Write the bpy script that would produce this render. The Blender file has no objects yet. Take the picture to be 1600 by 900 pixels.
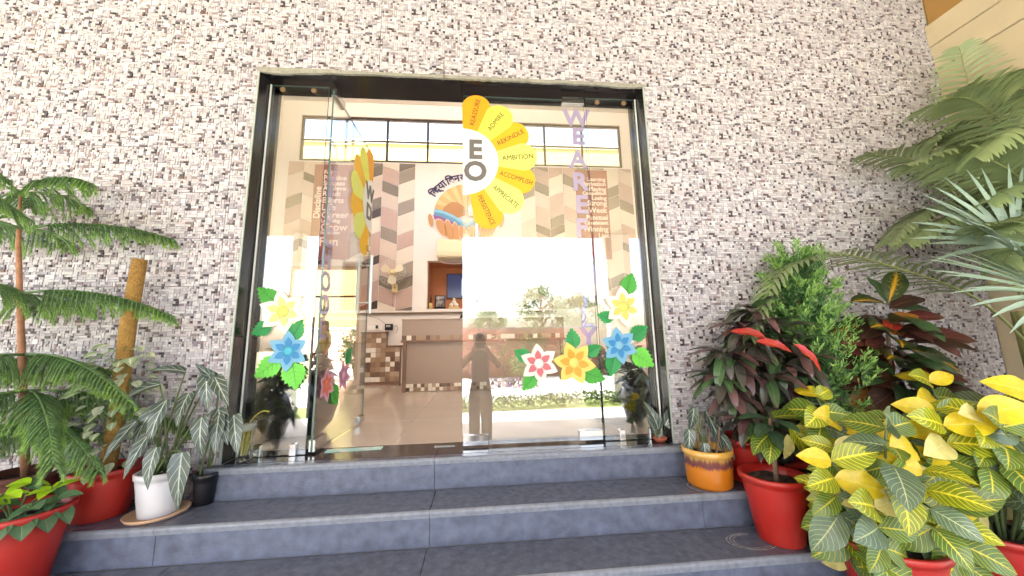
import bpy, math, random
from mathutils import Vector, Matrix, Quaternion, noise
random.seed(7)
PI = math.pi
scene = bpy.context.scene
COL = scene.collection

# ------------------------------------------------------------------ camera
cam_d = bpy.data.cameras.new('camera'); cam = bpy.data.objects.new('camera', cam_d); COL.objects.link(cam)
cam_d.sensor_width = 36.0; cam_d.lens = 12.616; cam_d.clip_start = 0.02; cam_d.clip_end = 2000
_r = Vector((0.995967, -0.087310, -0.020643)); _u = Vector((0.006689, -0.157179, 0.987548)); _w = Vector((0.089467, 0.983703, 0.155961))
cam.matrix_world = Matrix(((_r.x, _u.x, -_w.x, 1.4676), (_r.y, _u.y, -_w.y, -2.3078), (_r.z, _u.z, -_w.z, 0.6389), (0, 0, 0, 1)))
scene.camera = cam
# ------------------------------------------------------------------ sky, sun, exposure
SUN = Vector((-0.30, -0.504, 1.0)).normalized()          # towards the sun
world = bpy.data.worlds.new('World'); scene.world = world; world.use_nodes = True
wn = world.node_tree.nodes; wl = world.node_tree.links
sky = wn.new('ShaderNodeTexSky'); sky.sky_type = 'NISHITA'; sky.sun_disc = False
sky.sun_elevation = math.asin(SUN.z); sky.sun_rotation = math.atan2(SUN.x, SUN.y)
sky.dust_density = 6.0; sky.air_density = 1.0; sky.ozone_density = 1.0
wl.new(sky.outputs[0], wn['Background'].inputs[0]); wn['Background'].inputs[1].default_value = 0.15
sun_d = bpy.data.lights.new('sun', 'SUN'); sun_d.energy = 4.5; sun_d.angle = math.radians(0.5); sun_d.color = (1, 0.97, 0.935)
sun = bpy.data.objects.new('sun', sun_d); COL.objects.link(sun); sun.rotation_euler = SUN.to_track_quat('Z', 'Y').to_euler()
scene.view_settings.view_transform = 'Standard'; scene.view_settings.look = 'None'
scene.view_settings.gamma = 1; scene.view_settings.use_curve_mapping = False
scene.view_settings.exposure = 3.18

# ------------------------------------------------------------------ materials
def lin(c):
    c /= 255.0
    return c / 12.92 if c <= 0.04045 else ((c + 0.055) / 1.055) ** 2.4
def S(r, g, b, k=1.0): return (lin(r) * k, lin(g) * k, lin(b) * k, 1)
def P(r, g, b): return S(r, g, b, 0.62)
def Q(r, g, b): return S(r, g, b, 0.80)
MATS = {}
def mat(name, col, rough=0.6, metal=0.0, spec=0.5, var=0.0, scale=8.0, bump=0.0, bscale=60.0, rnd=0.0, vcol=False, coat=0.0, trans=0.0, detail=4.0, col2=None):
    if name in MATS: return MATS[name]
    m = bpy.data.materials.new(name); m.use_nodes = True; MATS[name] = m
    n, l = m.node_tree.nodes, m.node_tree.links
    b = n['Principled BSDF']
    b.inputs['Roughness'].default_value = rough; b.inputs['Metallic'].default_value = metal
    b.inputs['Specular IOR Level'].default_value = spec; b.inputs['Coat Weight'].default_value = coat
    tc = n.new('ShaderNodeTexCoord')
    src = None
    if vcol:
        a = n.new('ShaderNodeVertexColor'); a.layer_name = 'Col'; src = a.outputs[0]
    else:
        g = n.new('ShaderNodeRGB'); g.outputs[0].default_value = col; src = g.outputs[0]
    if var or col2:
        t = n.new('ShaderNodeTexNoise'); t.inputs['Scale'].default_value = scale; t.inputs['Detail'].default_value = detail
        l.new(tc.outputs['Object'], t.inputs['Vector'])
        if col2:
            rmp = n.new('ShaderNodeMapRange'); rmp.inputs[1].default_value = 0.35; rmp.inputs[2].default_value = 0.65
            l.new(t.outputs[0], rmp.inputs[0])
            mx = n.new('ShaderNodeMix'); mx.data_type = 'RGBA'; l.new(rmp.outputs[0], mx.inputs[0]); l.new(src, mx.inputs[6]); mx.inputs[7].default_value = col2
            src = mx.outputs[2]
        if var:
            h = n.new('ShaderNodeHueSaturation'); mr = n.new('ShaderNodeMapRange')
            mr.inputs[1].default_value = 0.25; mr.inputs[2].default_value = 0.75
            mr.inputs[3].default_value = 1 - var; mr.inputs[4].default_value = 1 + var
            l.new(t.outputs[0], mr.inputs[0]); l.new(mr.outputs[0], h.inputs['Value']); l.new(src, h.inputs['Color']); src = h.outputs[0]
    if rnd:
        oi = n.new('ShaderNodeObjectInfo'); mr = n.new('ShaderNodeMapRange'); mr.inputs[3].default_value = 1 - rnd; mr.inputs[4].default_value = 1 + rnd
        h = n.new('ShaderNodeHueSaturation'); l.new(oi.outputs['Random'], mr.inputs[0]); l.new(mr.outputs[0], h.inputs['Value']); l.new(src, h.inputs['Color']); src = h.outputs[0]
    l.new(src, b.inputs['Base Color'])
    if bump:
        t2 = n.new('ShaderNodeTexNoise'); t2.inputs['Scale'].default_value = bscale; t2.inputs['Detail'].default_value = 6
        l.new(tc.outputs['Object'], t2.inputs['Vector'])
        bp = n.new('ShaderNodeBump'); bp.inputs['Strength'].default_value = bump; bp.inputs['Distance'].default_value = 0.01
        l.new(t2.outputs[0], bp.inputs['Height']); l.new(bp.outputs[0], b.inputs['Normal'])
    if trans:
        out = n['Material Output']; tl = n.new('ShaderNodeBsdfTranslucent'); ms = n.new('ShaderNodeMixShader'); ms.inputs[0].default_value = trans
        l.new(src, tl.inputs[0]); l.new(b.outputs[0], ms.inputs[1]); l.new(tl.outputs[0], ms.inputs[2]); l.new(ms.outputs[0], out.inputs[0])
    return m

def glass_mat(name, tint=(0.93, 0.97, 0.95, 1), ior=1.6, rough=0.0):
    m = bpy.data.materials.new(name); m.use_nodes = True; n, l = m.node_tree.nodes, m.node_tree.links
    n.remove(n['Principled BSDF'])
    t = n.new('ShaderNodeBsdfTransparent'); t.inputs[0].default_value = tint
    g = n.new('ShaderNodeBsdfGlossy'); g.inputs['Roughness'].default_value = rough; g.inputs[0].default_value = (1, 1, 1, 1)
    f = n.new('ShaderNodeFresnel')                          # same reflectance from both sides of the pane
    ge = n.new('ShaderNodeNewGeometry'); mi = n.new('ShaderNodeMix'); mi.inputs[2].default_value = ior; mi.inputs[3].default_value = 1 / ior
    l.new(ge.outputs['Backfacing'], mi.inputs[0]); l.new(mi.outputs[0], f.inputs[0])
    ms = n.new('ShaderNodeMixShader'); l.new(f.outputs[0], ms.inputs[0]); l.new(t.outputs[0], ms.inputs[1]); l.new(g.outputs[0], ms.inputs[2])
    l.new(ms.outputs[0], n['Material Output'].inputs[0]); MATS[name] = m
    return m

def leaf_mat(name, base, vein, n_veins, vein_w, mid_w, slant=0.35, rough=0.38, rnd=0.18, edge=None, irregular=0.0, trans=0.18, shape=1.0):
    """leaf colour from UV: u across (0..1), v along; midrib, lateral veins curving to the tip"""
    if name in MATS: return MATS[name]
    m = bpy.data.materials.new(name); m.use_nodes = True; MATS[name] = m
    n, l = m.node_tree.nodes, m.node_tree.links; b = n['Principled BSDF']; b.inputs['Roughness'].default_value = rough
    uv = n.new('ShaderNodeUVMap'); sp = n.new('ShaderNodeSeparateXYZ'); l.new(uv.outputs[0], sp.inputs[0])
    def M(op, a, bb=None, c=None):
        x = n.new('ShaderNodeMath'); x.operation = op
        for i, v in enumerate((a, bb, c)):
            if v is None: continue
            if isinstance(v, (int, float)): x.inputs[i].default_value = v
            else: l.new(v, x.inputs[i])
        return x.outputs[0]
    au = M('ABSOLUTE', M('SUBTRACT', sp.outputs[0], 0.5)); au = M('MULTIPLY', au, 2.0)
    ph = M('SUBTRACT', sp.outputs[1], M('MULTIPLY', M('POWER', au, shape), slant))
    if irregular:
        nt = n.new('ShaderNodeTexNoise'); nt.inputs['Scale'].default_value = 7; l.new(uv.outputs[0], nt.inputs['Vector'])
        ph = M('ADD', ph, M('MULTIPLY', M('SUBTRACT', nt.outputs[0], 0.5), irregular))
    w = M('ABSOLUTE', M('SINE', M('MULTIPLY', ph, PI * n_veins)))
    lat = M('SUBTRACT', 1.0, M('SMOOTH_MIN', M('DIVIDE', w, vein_w), 1.0, 0.15))
    if irregular:
        lat = M('MULTIPLY', lat, M('SUBTRACT', 1.0, M('SMOOTH_MIN', M('MULTIPLY', au, 1.4), 1.0, 0.2)))
    mid = M('SUBTRACT', 1.0, M('SMOOTH_MIN', M('DIVIDE', au, mid_w), 1.0, 0.15))
    fac = M('MAXIMUM', lat, mid); fac.node.use_clamp = True
    if edge:
        ef = M('GREATER_THAN', au, 0.93); fac = M('MAXIMUM', fac, ef)
    oi = n.new('ShaderNodeObjectInfo'); mr = n.new('ShaderNodeMapRange'); mr.inputs[3].default_value = 1 - rnd; mr.inputs[4].default_value = 1 + rnd
    l.new(oi.outputs['Random'], mr.inputs[0])
    mx = n.new('ShaderNodeMix'); mx.data_type = 'RGBA'; l.new(fac, mx.inputs[0]); mx.inputs[6].default_value = base; mx.inputs[7].default_value = vein
    tcn = n.new('ShaderNodeTexCoord'); mn = n.new('ShaderNodeTexNoise'); mn.inputs['Scale'].default_value = 26; mn.inputs['Detail'].default_value = 5; l.new(tcn.outputs['Object'], mn.inputs['Vector'])
    mot = M('MULTIPLY_ADD', M('SUBTRACT', mn.outputs[0], 0.5), 0.75, 1.0); val = M('MULTIPLY', mot, mr.outputs[0])
    sn = n.new('ShaderNodeTexNoise'); sn.inputs['Scale'].default_value = 9; l.new(tcn.outputs['Object'], sn.inputs['Vector'])
    hue = M('MULTIPLY_ADD', M('SUBTRACT', sn.outputs[0], 0.5), 0.05, 0.5)
    h = n.new('ShaderNodeHueSaturation'); l.new(mx.outputs[2], h.inputs['Color']); l.new(val, h.inputs['Value']); l.new(hue, h.inputs['Hue'])
    l.new(h.outputs[0], b.inputs['Base Color'])
    bp = n.new('ShaderNodeBump'); bp.inputs['Strength'].default_value = 0.35; bp.inputs['Distance'].default_value = 0.004; bp.invert = True
    l.new(fac, bp.inputs['Height']); l.new(bp.outputs[0], b.inputs['Normal'])
    tl = n.new('ShaderNodeBsdfTranslucent'); ms = n.new('ShaderNodeMixShader'); ms.inputs[0].default_value = trans
    l.new(h.outputs[0], tl.inputs[0]); l.new(b.outputs[0], ms.inputs[1]); l.new(tl.outputs[0], ms.inputs[2]); l.new(ms.outputs[0], n['Material Output'].inputs[0])
    return m

# ------------------------------------------------------------------ mesh builder
def frames(pts):
    pts = [Vector(p) for p in pts]; T = []
    for i in range(len(pts)):
        a = pts[max(i - 1, 0)]; b = pts[min(i + 1, len(pts) - 1)]; T.append((b - a).normalized())
    u = T[0].orthogonal().normalized(); out = []
    for i, t in enumerate(T):
        u = (u - t * u.dot(t)).normalized(); out.append((pts[i], t, u, t.cross(u)))
    return out
class MB:
    def __init__(s): s.v = []; s.f = []; s.m = []; s.c = []; s.uv = {}
    def add(s, vs, fs, m=0, c=None):
        o = len(s.v); s.v += [tuple(x) for x in vs]
        for f in fs: s.f.append(tuple(i + o for i in f)); s.m.append(m); s.c.append(c)
        return s
    def box(s, x0, x1, y0, y1, z0, z1, m=0, c=None):
        return s.add([(x0, y0, z0), (x1, y0, z0), (x1, y1, z0), (x0, y1, z0), (x0, y0, z1), (x1, y0, z1), (x1, y1, z1), (x0, y1, z1)],
                     [(0, 3, 2, 1), (4, 5, 6, 7), (0, 1, 5, 4), (1, 2, 6, 5), (2, 3, 7, 6), (3, 0, 4, 7)], m, c)
    def bbox(s, x0, x1, y0, y1, z0, z1, b=0.005, m=0):
        """box with chamfered edges on all sides"""
        vs = []; 
        for sx in (0, 1):
            for sy in (0, 1):
                for sz in (0, 1):
                    X = (x0, x1)[sx]; Y = (y0, y1)[sy]; Z = (z0, z1)[sz]; dx = b if sx == 0 else -b; dy = b if sy == 0 else -b; dz = b if sz == 0 else -b
                    vs += [(X, Y + dy, Z + dz), (X + dx, Y, Z + dz), (X + dx, Y + dy, Z)]
        def I(sx, sy, sz, k): return (sx * 4 + sy * 2 + sz) * 3 + k
        fs = []
        for q in (0, 1):
            fs.append([I(q, 0, 0, 0), I(q, 0, 1, 0), I(q, 1, 1, 0), I(q, 1, 0, 0)][::1 if q == 0 else -1])
            fs.append([I(0, q, 0, 1), I(1, q, 0, 1), I(1, q, 1, 1), I(0, q, 1, 1)][::1 if q == 0 else -1])
            fs.append([I(0, 0, q, 2), I(0, 1, q, 2), I(1, 1, q, 2), I(1, 0, q, 2)][::1 if q == 0 else -1])
        for a in (0, 1):
            for c in (0, 1):
                fs.append([I(a, c, 0, 0), I(a, c, 1, 0), I(a, c, 1, 1), I(a, c, 0, 1)])
                fs.append([I(a, 0, c, 0), I(a, 1, c, 0), I(a, 1, c, 2), I(a, 0, c, 2)])
                fs.append([I(0, a, c, 1), I(1, a, c, 1), I(1, a, c, 2), I(0, a, c, 2)])
                for d in (0, 1): fs.append([I(a, c, d, 0), I(a, c, d, 1), I(a, c, d, 2)])
        return s.add(vs, fs, m)
    def tube(s, pts, rad, n=8, cap=True, m=0, c=None, flat=1.0):
        fr = frames(pts); vs = []; fs = []
        for i, (p, t, u, w) in enumerate(fr):
            r = rad[i] if isinstance(rad, (list, tuple)) else rad
            for k in range(n):
                a = 2 * PI * k / n; vs.append(p + u * (r * math.cos(a)) + w * (r * flat * math.sin(a)))
        for i in range(len(fr) - 1):
            for k in range(n): fs.append((i * n + k, i * n + (k + 1) % n, (i + 1) * n + (k + 1) % n, (i + 1) * n + k))
        if cap: fs.append(tuple(range(n))[::-1]); fs.append(tuple((len(fr) - 1) * n + k for k in range(n)))
        return s.add(vs, fs, m, c)
    def lathe(s, prof, n=32, o=(0, 0, 0), m=0, c=None, close=False, wob=0.0):
        vs = []; fs = []
        for (r, z) in prof:
            for k in range(n):
                a = 2 * PI * k / n; rr = r * (1 + wob * math.sin(3 * a + 5 * z)); vs.append((o[0] + rr * math.cos(a), o[1] + rr * math.sin(a), o[2] + z))
        for i in range(len(prof) - 1):
            for k in range(n): fs.append((i * n + k, i * n + (k + 1) % n, (i + 1) * n + (k + 1) % n, (i + 1) * n + k))
        if close: fs.append(tuple((len(prof) - 1) * n + k for k in range(n))); fs.append(tuple(range(n))[::-1])
        return s.add(vs, fs, m, c)
    def prism(s, pts, off, m=0, c=None):
        pts = [Vector(p) for p in pts]; off = Vector(off); n = len(pts)
        fs = [tuple(range(n)), tuple(range(2 * n - 1, n - 1, -1))] + [(i, i + n, (i + 1) % n + n, (i + 1) % n) for i in range(n)]
        return s.add(pts + [p + off for p in pts], fs, m, c)
    def sphere(s, c0, r, n=10, k=7, sc=(1, 1, 1), m=0, c=None):
        prof = [(max(r * math.sin(PI * i / k), 1e-4), -r * math.cos(PI * i / k)) for i in range(k + 1)]
        vs = []; fs = []
        for (rr, z) in prof:
            for j in range(n):
                a = 2 * PI * j / n; vs.append((c0[0] + rr * math.cos(a) * sc[0], c0[1] + rr * math.sin(a) * sc[1], c0[2] + z * sc[2]))
        for i in range(k):
            for j in range(n): fs.append((i * n + j, i * n + (j + 1) % n, (i + 1) * n + (j + 1) % n, (i + 1) * n + j))
        return s.add(vs, fs, m, c)
    def mesh(s, name, mats, smooth=False):
        me = bpy.data.meshes.new(name); me.from_pydata(s.v, [], s.f)
        for mm in (mats if isinstance(mats, (list, tuple)) else [mats]): me.materials.append(mm)
        me.polygons.foreach_set('material_index', s.m)
        if smooth: me.polygons.foreach_set('use_smooth', [True] * len(s.f))
        if any(c is not None for c in s.c):
            a = me.color_attributes.new('Col', 'FLOAT_COLOR', 'CORNER'); buf = []
            for f, c in zip(s.f, s.c): buf += list(c or (0.5, 0.5, 0.5, 1)) * len(f)
            a.data.foreach_set('color', buf)
        me.update()
        return me
    def build(s, name, mats, parent=None, smooth=False, M=None):
        return link(name, s.mesh(name, mats, smooth), parent, M)
def link(name, me, parent=None, M=None):
    o = bpy.data.objects.new(name, me); COL.objects.link(o)
    if parent is not None: o.parent = parent
    if M is not None: o.matrix_local = M
    return o
def tag(o, label=None, cat=None, group=None, kind=None):
    if label: o['label'] = label
    if cat: o['category'] = cat
    if group: o['group'] = group
    if kind: o['kind'] = kind
    return o
def thing(name, label, cat, loc=(0, 0, 0), group=None):
    o = bpy.data.objects.new(name, None); COL.objects.link(o); o.location = loc; o.empty_display_size = 0.05
    return tag(o, label, cat, group)
def struct(name, mb, mats, smooth=False): return tag(mb.build(name, mats, None, smooth), kind='structure')
def axes(loc, y, z):
    """matrix with local +Y along y and +Z near z"""
    y = Vector(y).normalized(); z = Vector(z); z = (z - y * z.dot(y))
    if z.length < 1e-4: z = y.orthogonal()
    z.normalize(); x = y.cross(z)
    return Matrix(((x.x, y.x, z.x, loc[0]), (x.y, y.y, z.y, loc[1]), (x.z, y.z, z.z, loc[2]), (0, 0, 0, 1)))
_tx = {}
def text_mesh(s, size, depth, material, bold=0.0, sx=1.0, spacing=1.0):
    cu = bpy.data.curves.new('t', 'FONT'); cu.body = s; cu.size = size; cu.extrude = depth; cu.offset = bold
    cu.align_x = 'CENTER'; cu.align_y = 'CENTER'; cu.resolution_u = 3; cu.space_character = spacing
    o = bpy.data.objects.new('t', cu); me = bpy.data.meshes.new_from_object(o); bpy.data.objects.remove(o); bpy.data.curves.remove(cu)
    if sx != 1.0: me.transform(Matrix.Scale(sx, 4, (1, 0, 0)))
    me.materials.clear(); me.materials.append(material)
    return me
def up_text(loc, right=(1, 0, 0), up=(0, 0, 1)):
    r = Vector(right).normalized(); u = Vector(up).normalized(); n = r.cross(u)
    return Matrix(((r.x, u.x, n.x, loc[0]), (r.y, u.y, n.y, loc[1]), (r.z, u.z, n.z, loc[2]), (0, 0, 0, 1)))

M_GRANITE = mat('black_granite', P(40, 38, 40), 0.22, var=0.3, scale=220, spec=0.3)
M_STEP = mat('dark_step_granite', S(98, 104, 122, .72), 0.24, var=0.32, scale=26, bump=0.12, bscale=90, spec=0.45, detail=8)
M_RISER = mat('riser_granite', S(100, 108, 130, .7), 0.42, var=0.35, scale=18, bump=0.2, bscale=110, spec=0.45, detail=9)
M_NOSE = mat('granite_edge_sky_sheen', P(140, 147, 160), 0.45, var=0.22, scale=40, bump=0.2, bscale=140)  # paler grey paints the sky sheen into the rounded step edge
M_CREAM = mat('cream_paint', S(230, 222, 208), 0.7, var=0.03, scale=2, bump=0.03, bscale=150)
M_WALLIN = mat('ivory_paint', S(226, 217, 210), 0.65, var=0.03, scale=2)
M_OCHRE = mat('ochre_paint', S(206, 164, 98), 0.7, var=0.05, scale=3)
M_CEM = mat('grey_cement', P(168, 166, 152), 0.9, var=0.2, scale=40, bump=0.5, bscale=120)
M_TRIM = mat('pale_trim', P(190, 200, 190), 0.5, var=0.1, scale=20)
M_FLOOR = mat('beige_vitrified_tile', S(184, 169, 156), 0.12, var=0.05, scale=3, spec=0.5)
M_METAL = mat('brushed_steel', S(190, 190, 186), 0.25, metal=1.0, var=0.08, scale=40)
M_CHROME = mat('polished_steel', S(215, 215, 212), 0.1, metal=1.0)
M_DARK = mat('dark_frame', S(52, 44, 40), 0.45)
M_EDGE = mat('glass_edge', S(70, 96, 90), 0.15)
M_WHITE = mat('white_plastic', S(236, 234, 228), 0.35)
M_BLACK = mat('black_plastic', S(22, 22, 26), 0.3)
M_SOIL = mat('dark_soil', P(70, 54, 44), 0.95, var=0.4, scale=60, bump=1.0, bscale=90)
M_BARK = mat('brown_stem', P(150, 120, 96), 0.8, var=0.25, scale=30, bump=0.4, bscale=80)
M_GSTEM = mat('green_stem', P(108, 128, 78), 0.6, var=0.2, scale=20)
M_RED = mat('red_plastic', S(186, 34, 27, .78), 0.42, var=0.14, scale=5, bump=0.06, bscale=60, detail=8, col2=S(172, 52, 42, .8))
G_DOOR = glass_mat('door_glass', (0.95, 0.98, 0.975, 1), 2.35)
G_WIN = glass_mat('window_glass', (0.95, 0.97, 0.96, 1), 1.5)

# ================================================================== LARGE STRUCTURE
RI = 0.1725                      # riser
GZ = -5 * RI                     # ground level
W, H = 2.68, 2.518               # door opening
ground = MB(); ground.box(-300, 300, -300, 300, GZ - 0.5, GZ - 0.02)
struct('ground', ground, mat('dry_ground', S(150, 138, 108), 0.95, var=0.25, scale=0.6, col2=S(118, 122, 74)))
dw = MB(); dw.box(-16, 16, -6.0, -1.1, GZ - 0.1, GZ)
struct('driveway', dw, mat('light_concrete', S(190, 189, 187), 0.85, var=0.12, scale=1.5, bump=0.2, bscale=40))

# ---- tiled facade wall
tile_cols = [(0.52, (230, 227, 230)), (0.28, (213, 207, 213)), (0.11, (190, 184, 192)), (0.07, (214, 203, 206)), (0.02, (140, 132, 144))]
def pick_col(rng, cells):
    if cells <= 2 and rng.random() < 0.05: base = (166, 146, 148)
    elif cells == 1 and rng.random() < 0.17:
        base = rng.choice([(82, 76, 84), (96, 88, 96), (120, 113, 122), (108, 92, 94)])
    elif cells == 2 and rng.random() < 0.06: base = rng.choice([(96, 88, 92), (120, 98, 90), (76, 70, 76)])
    else:
        x = rng.random(); acc = 0; base = tile_cols[0][1]
        for p, c in tile_cols:
            acc += p
            if x < acc: base = c; break
    k = rng.uniform(0.90, 1.06)
    return S(*[min(250, c * k) for c in base], .62)
TW, TH, NC, NR = 0.45, 0.30, 30, 20
def tile_blocks(seed):
    rng = random.Random(seed); used = [[False] * NC for _ in range(NR)]; out = []
    cw, ch = TW / NC, TH / NR
    for j in range(NR):
        for i in range(NC):
            if used[j][i]: continue
            opts = [(1, 1)] * 16 + [(2, 1)] * 8 + [(1, 2)] * 4 + [(3, 1)] * 3 + [(2, 2)] * 2 + [(4, 1)]
            rng.shuffle(opts)
            for (a, b) in opts:
                if i + a <= NC and j + b <= NR and not any(used[j + q][i + p] for p in range(a) for q in range(b)): break
            for p in range(a):
                for q in range(b): used[j + q][i + p] = True
            out.append((i * cw, (i + a) * cw, j * ch, (j + b) * ch, rng.uniform(0.001, 0.007), pick_col(rng, a * b), rng.uniform(-.0012, .0012), rng.uniform(-.0012, .0012)))
    return out
M_TILE = mat('mosaic_tile', None, 0.55, vcol=True, var=0.10, scale=90, bump=0.15, bscale=200, spec=0.4)
BL = [tile_blocks(s) for s in (11, 23)]
GC = P(158, 152, 154)
def tile_mesh(blocks, rects):
    """rects: allowed areas (x0,x1,z0,z1) in tile coordinates; front faces -Y"""
    mb = MB(); g = 0.0006; bv = 0.0011
    for (a0, a1, b0, b1) in rects: mb.box(a0 + .001, a1 - .001, -0.002, 0.006, b0 + .001, b1 - .001, 0, GC)
    for (x0, x1, z0, z1, h, c, tx, tz) in blocks:
        for (a0, a1, b0, b1) in rects:
            X0, X1, Z0, Z1 = max(x0, a0 + .0008), min(x1, a1 - .0008), max(z0, b0 + .0008), min(z1, b1 - .0008)
            if X1 - X0 < 0.003 or Z1 - Z0 < 0.003: continue
            X0 += g; X1 -= g; Z0 += g; Z1 -= g; y = -0.002 - h
            ya, yb, yc, yd = y - tx - tz, y + tx - tz, y + tx + tz, y - tx + tz
            mb.add([(X0, -.002, Z0), (X1, -.002, Z0), (X1, -.002, Z1), (X0, -.002, Z1),
                    (X0 + bv, ya, Z0 + bv), (X1 - bv, yb, Z0 + bv), (X1 - bv, yc, Z1 - bv), (X0 + bv, yd, Z1 - bv)],
                   [(4, 5, 6, 7), (0, 1, 5, 4), (1, 2, 6, 5), (2, 3, 7, 6), (3, 0, 4, 7)], 0, c)
    return mb.mesh('wall_tile', M_TILE)
facade = thing('facade_wall', 'tall entrance wall clad in small grey and cream mosaic relief tiles', 'wall', (0, 0, GZ))
FZ = -GZ
def fpart(mb, name, m): return mb.build(name, m, facade)
bk = MB(); bk.box(-9, -0.02, 0.008, 0.26, 0, 4.1 + FZ); bk.box(W + .02, 9, 0.008, 0.26, 0, 4.1 + FZ); bk.box(-9, -2.2, 0.008, 0.26, 4.1 + FZ, 5.7 + FZ); bk.box(W + 2, 9, 0.008, 0.26, 4.1 + FZ, 5.7 + FZ); bk.box(-2.2, -.02, 0.008, 0.26, 5.3 + FZ, 5.7 + FZ); bk.box(W + .02, W + 2, 0.008, 0.26, 5.3 + FZ, 5.7 + FZ); bk.box(-.02, W + .02, 0.008, 0.26, H + .02 + FZ, 4.1 + FZ); bk.box(-.02, W + .02, 0.008, 0.26, 5.3 + FZ, 5.7 + FZ); bk.box(-.02, W + .02, 0.008, 0.26, 0, FZ - 0.03)  # upper front gap is an unseen opening added to daylight the lobby
fpart(bk, 'backing_wall', M_CREAM)
full = [tile_mesh(b, [(0, TW, 0, TH)]) for b in BL]
x_start = -0.12 - 7 * TW; XEND = 5.2
z0t = -RI; nrow = 13
opx0, opx1, opz = 0.0, W, H
for j in range(nrow):
    for i in range(30):
        tx = x_start + i * TW; tz = z0t + j * TH
        if tx >= XEND: break
        rect = (tx, min(tx + TW, XEND), tz, min(tz + TH, 3.6))
        if rect[3] - rect[2] < .01 or rect[1] - rect[0] < .01: continue
        ov = rect[1] > opx0 and rect[0] < opx1 and rect[2] < opz
        var = (i * 5 + j * 3) % 2
        if not ov and rect[1] - rect[0] > TW - 1e-6 and rect[3] - rect[2] > TH - 1e-6:
            me = full[var]
        else:
            rs = []
            if not ov: rs = [rect]
            else:
                if rect[3] > opz + .004: rs.append((rect[0], rect[1], opz, rect[3]))
                zt = min(rect[3], opz)
                if rect[0] < opx0 - .004: rs.append((rect[0], opx0, rect[2], zt))
                if rect[1] > opx1 + .004: rs.append((opx1, rect[1], rect[2], zt))
            if not rs: continue
            me = tile_mesh(BL[var], [(a - tx, b - tx, c - tz, d - tz) for a, b, c, d in rs])
        link('wall_tile', me, facade, Matrix.Translation((tx, 0, tz + FZ)))
# trim strips round the opening
t = MB(); t.box(-0.012, -0.001, -.0095, 0.004, FZ, H + FZ); fpart(t, 'edge_trim', M_TRIM)
t = MB(); t.box(W + .001, W + 0.012, -.0095, 0.004, FZ, H + FZ); fpart(t, 'edge_trim', M_TRIM)
# ragged cement line over the head
rc = MB(); rng = random.Random(4); N = 150; top = []; bot = []
for k in range(N + 1):
    x = -0.012 + (W + .024) * k / N
    d = 0.012 + 0.008 * noise.noise((x * 6, 0, 0)) + 0.006 * noise.noise((x * 25, 3, 0)) + (0.022 * math.exp(-((x - 0.17) / 0.2) ** 2) + 0.014 * math.exp(-((x - W + .13) / .1) ** 2))
    top.append((x, -0.0105, H + 0.012 + FZ)); bot.append((x, -0.0095 - 0.004 * rng.random(), H - max(d, .004) + FZ))
for k in range(N):
    a, b, c, d = top[k], top[k + 1], bot[k + 1], bot[k]
    back = [(p[0], 0.006, p[2]) for p in (a, b, c, d)]
    rc.add([a, b, c, d] + back, [(0, 3, 2, 1), (3, 7, 6, 2), (0, 1, 5, 4)])
fpart(rc, 'cement_edge', M_CEM)

# ---- granite door surround
fr = thing('door_surround', 'polished black granite lining of the entrance opening', 'door frame', (0, 0, 0))
def gslab(name, x0, x1, z0, z1, y0=-0.003, y1=0.264):
    m = MB(); m.bbox(x0, x1, y0, y1, z0, z1, 0.002); m.build(name, M_GRANITE, fr)
for z0, z1 in ((0.0, 0.72), (0.7215, 1.62), (1.6215, H)):
    gslab('granite_slab', -0.02, 0.0, z0, z1); gslab('granite_slab', W, W + 0.02, z0 , z1)
gslab('granite_slab', -0.02, 1.349, H + .0008, H + 0.02); gslab('granite_slab', 1.3505, W + .02, H + .0008, H + 0.02)

# ---- steps: tread slabs, risers, nosings
steps = thing('entrance_steps', 'dark blue grey granite entrance steps with sky sheen painted pale on the front edges', 'steps', (0, 0, GZ))
def slab(name, x0, x1, y0, y1, z0, z1, m, b=0.003):
    k = MB(); k.bbox(x0, x1, y0, y1, z0 + FZ, z1 + FZ, b); return k.build(name, m, steps)
core = MB()
SX0, SX1 = -3.4, 5.19
lx0, lx1 = -0.045, 2.86
YF = [-0.075, -0.335, -0.605, -0.875, -1.145]
core.box(lx0 + .02, lx1 - .02, YF[0] + .03, 0.008, 0.02, FZ - .031)
for k in range(1, 4): core.box(SX0, SX1, YF[k] + .03, YF[k - 1] + .029 if k > 1 else -0.001, 0.0, FZ - k * RI - .031)
core.box(SX0, SX1, YF[4] + .03, YF[3] + .029, 0.0, FZ - 4 * RI - .031)
core.build('core', mat('concrete_core', S(120, 118, 114), 0.9), steps)
joints = {0: [lx0, 1.2, lx1], 1: [SX0, -1.6, -0.055, 1.21, 2.65, 3.9, SX1], 2: [SX0, -1.3, 0.03, 1.2, 2.61, 3.8, SX1], 3: [SX0, -1.2, 0.1, 1.25, 2.6, 3.85, SX1], 4: [SX0, -1.1, 0.1, 1.2, 2.6, 3.9, SX1]}
G = 0.0009
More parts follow.
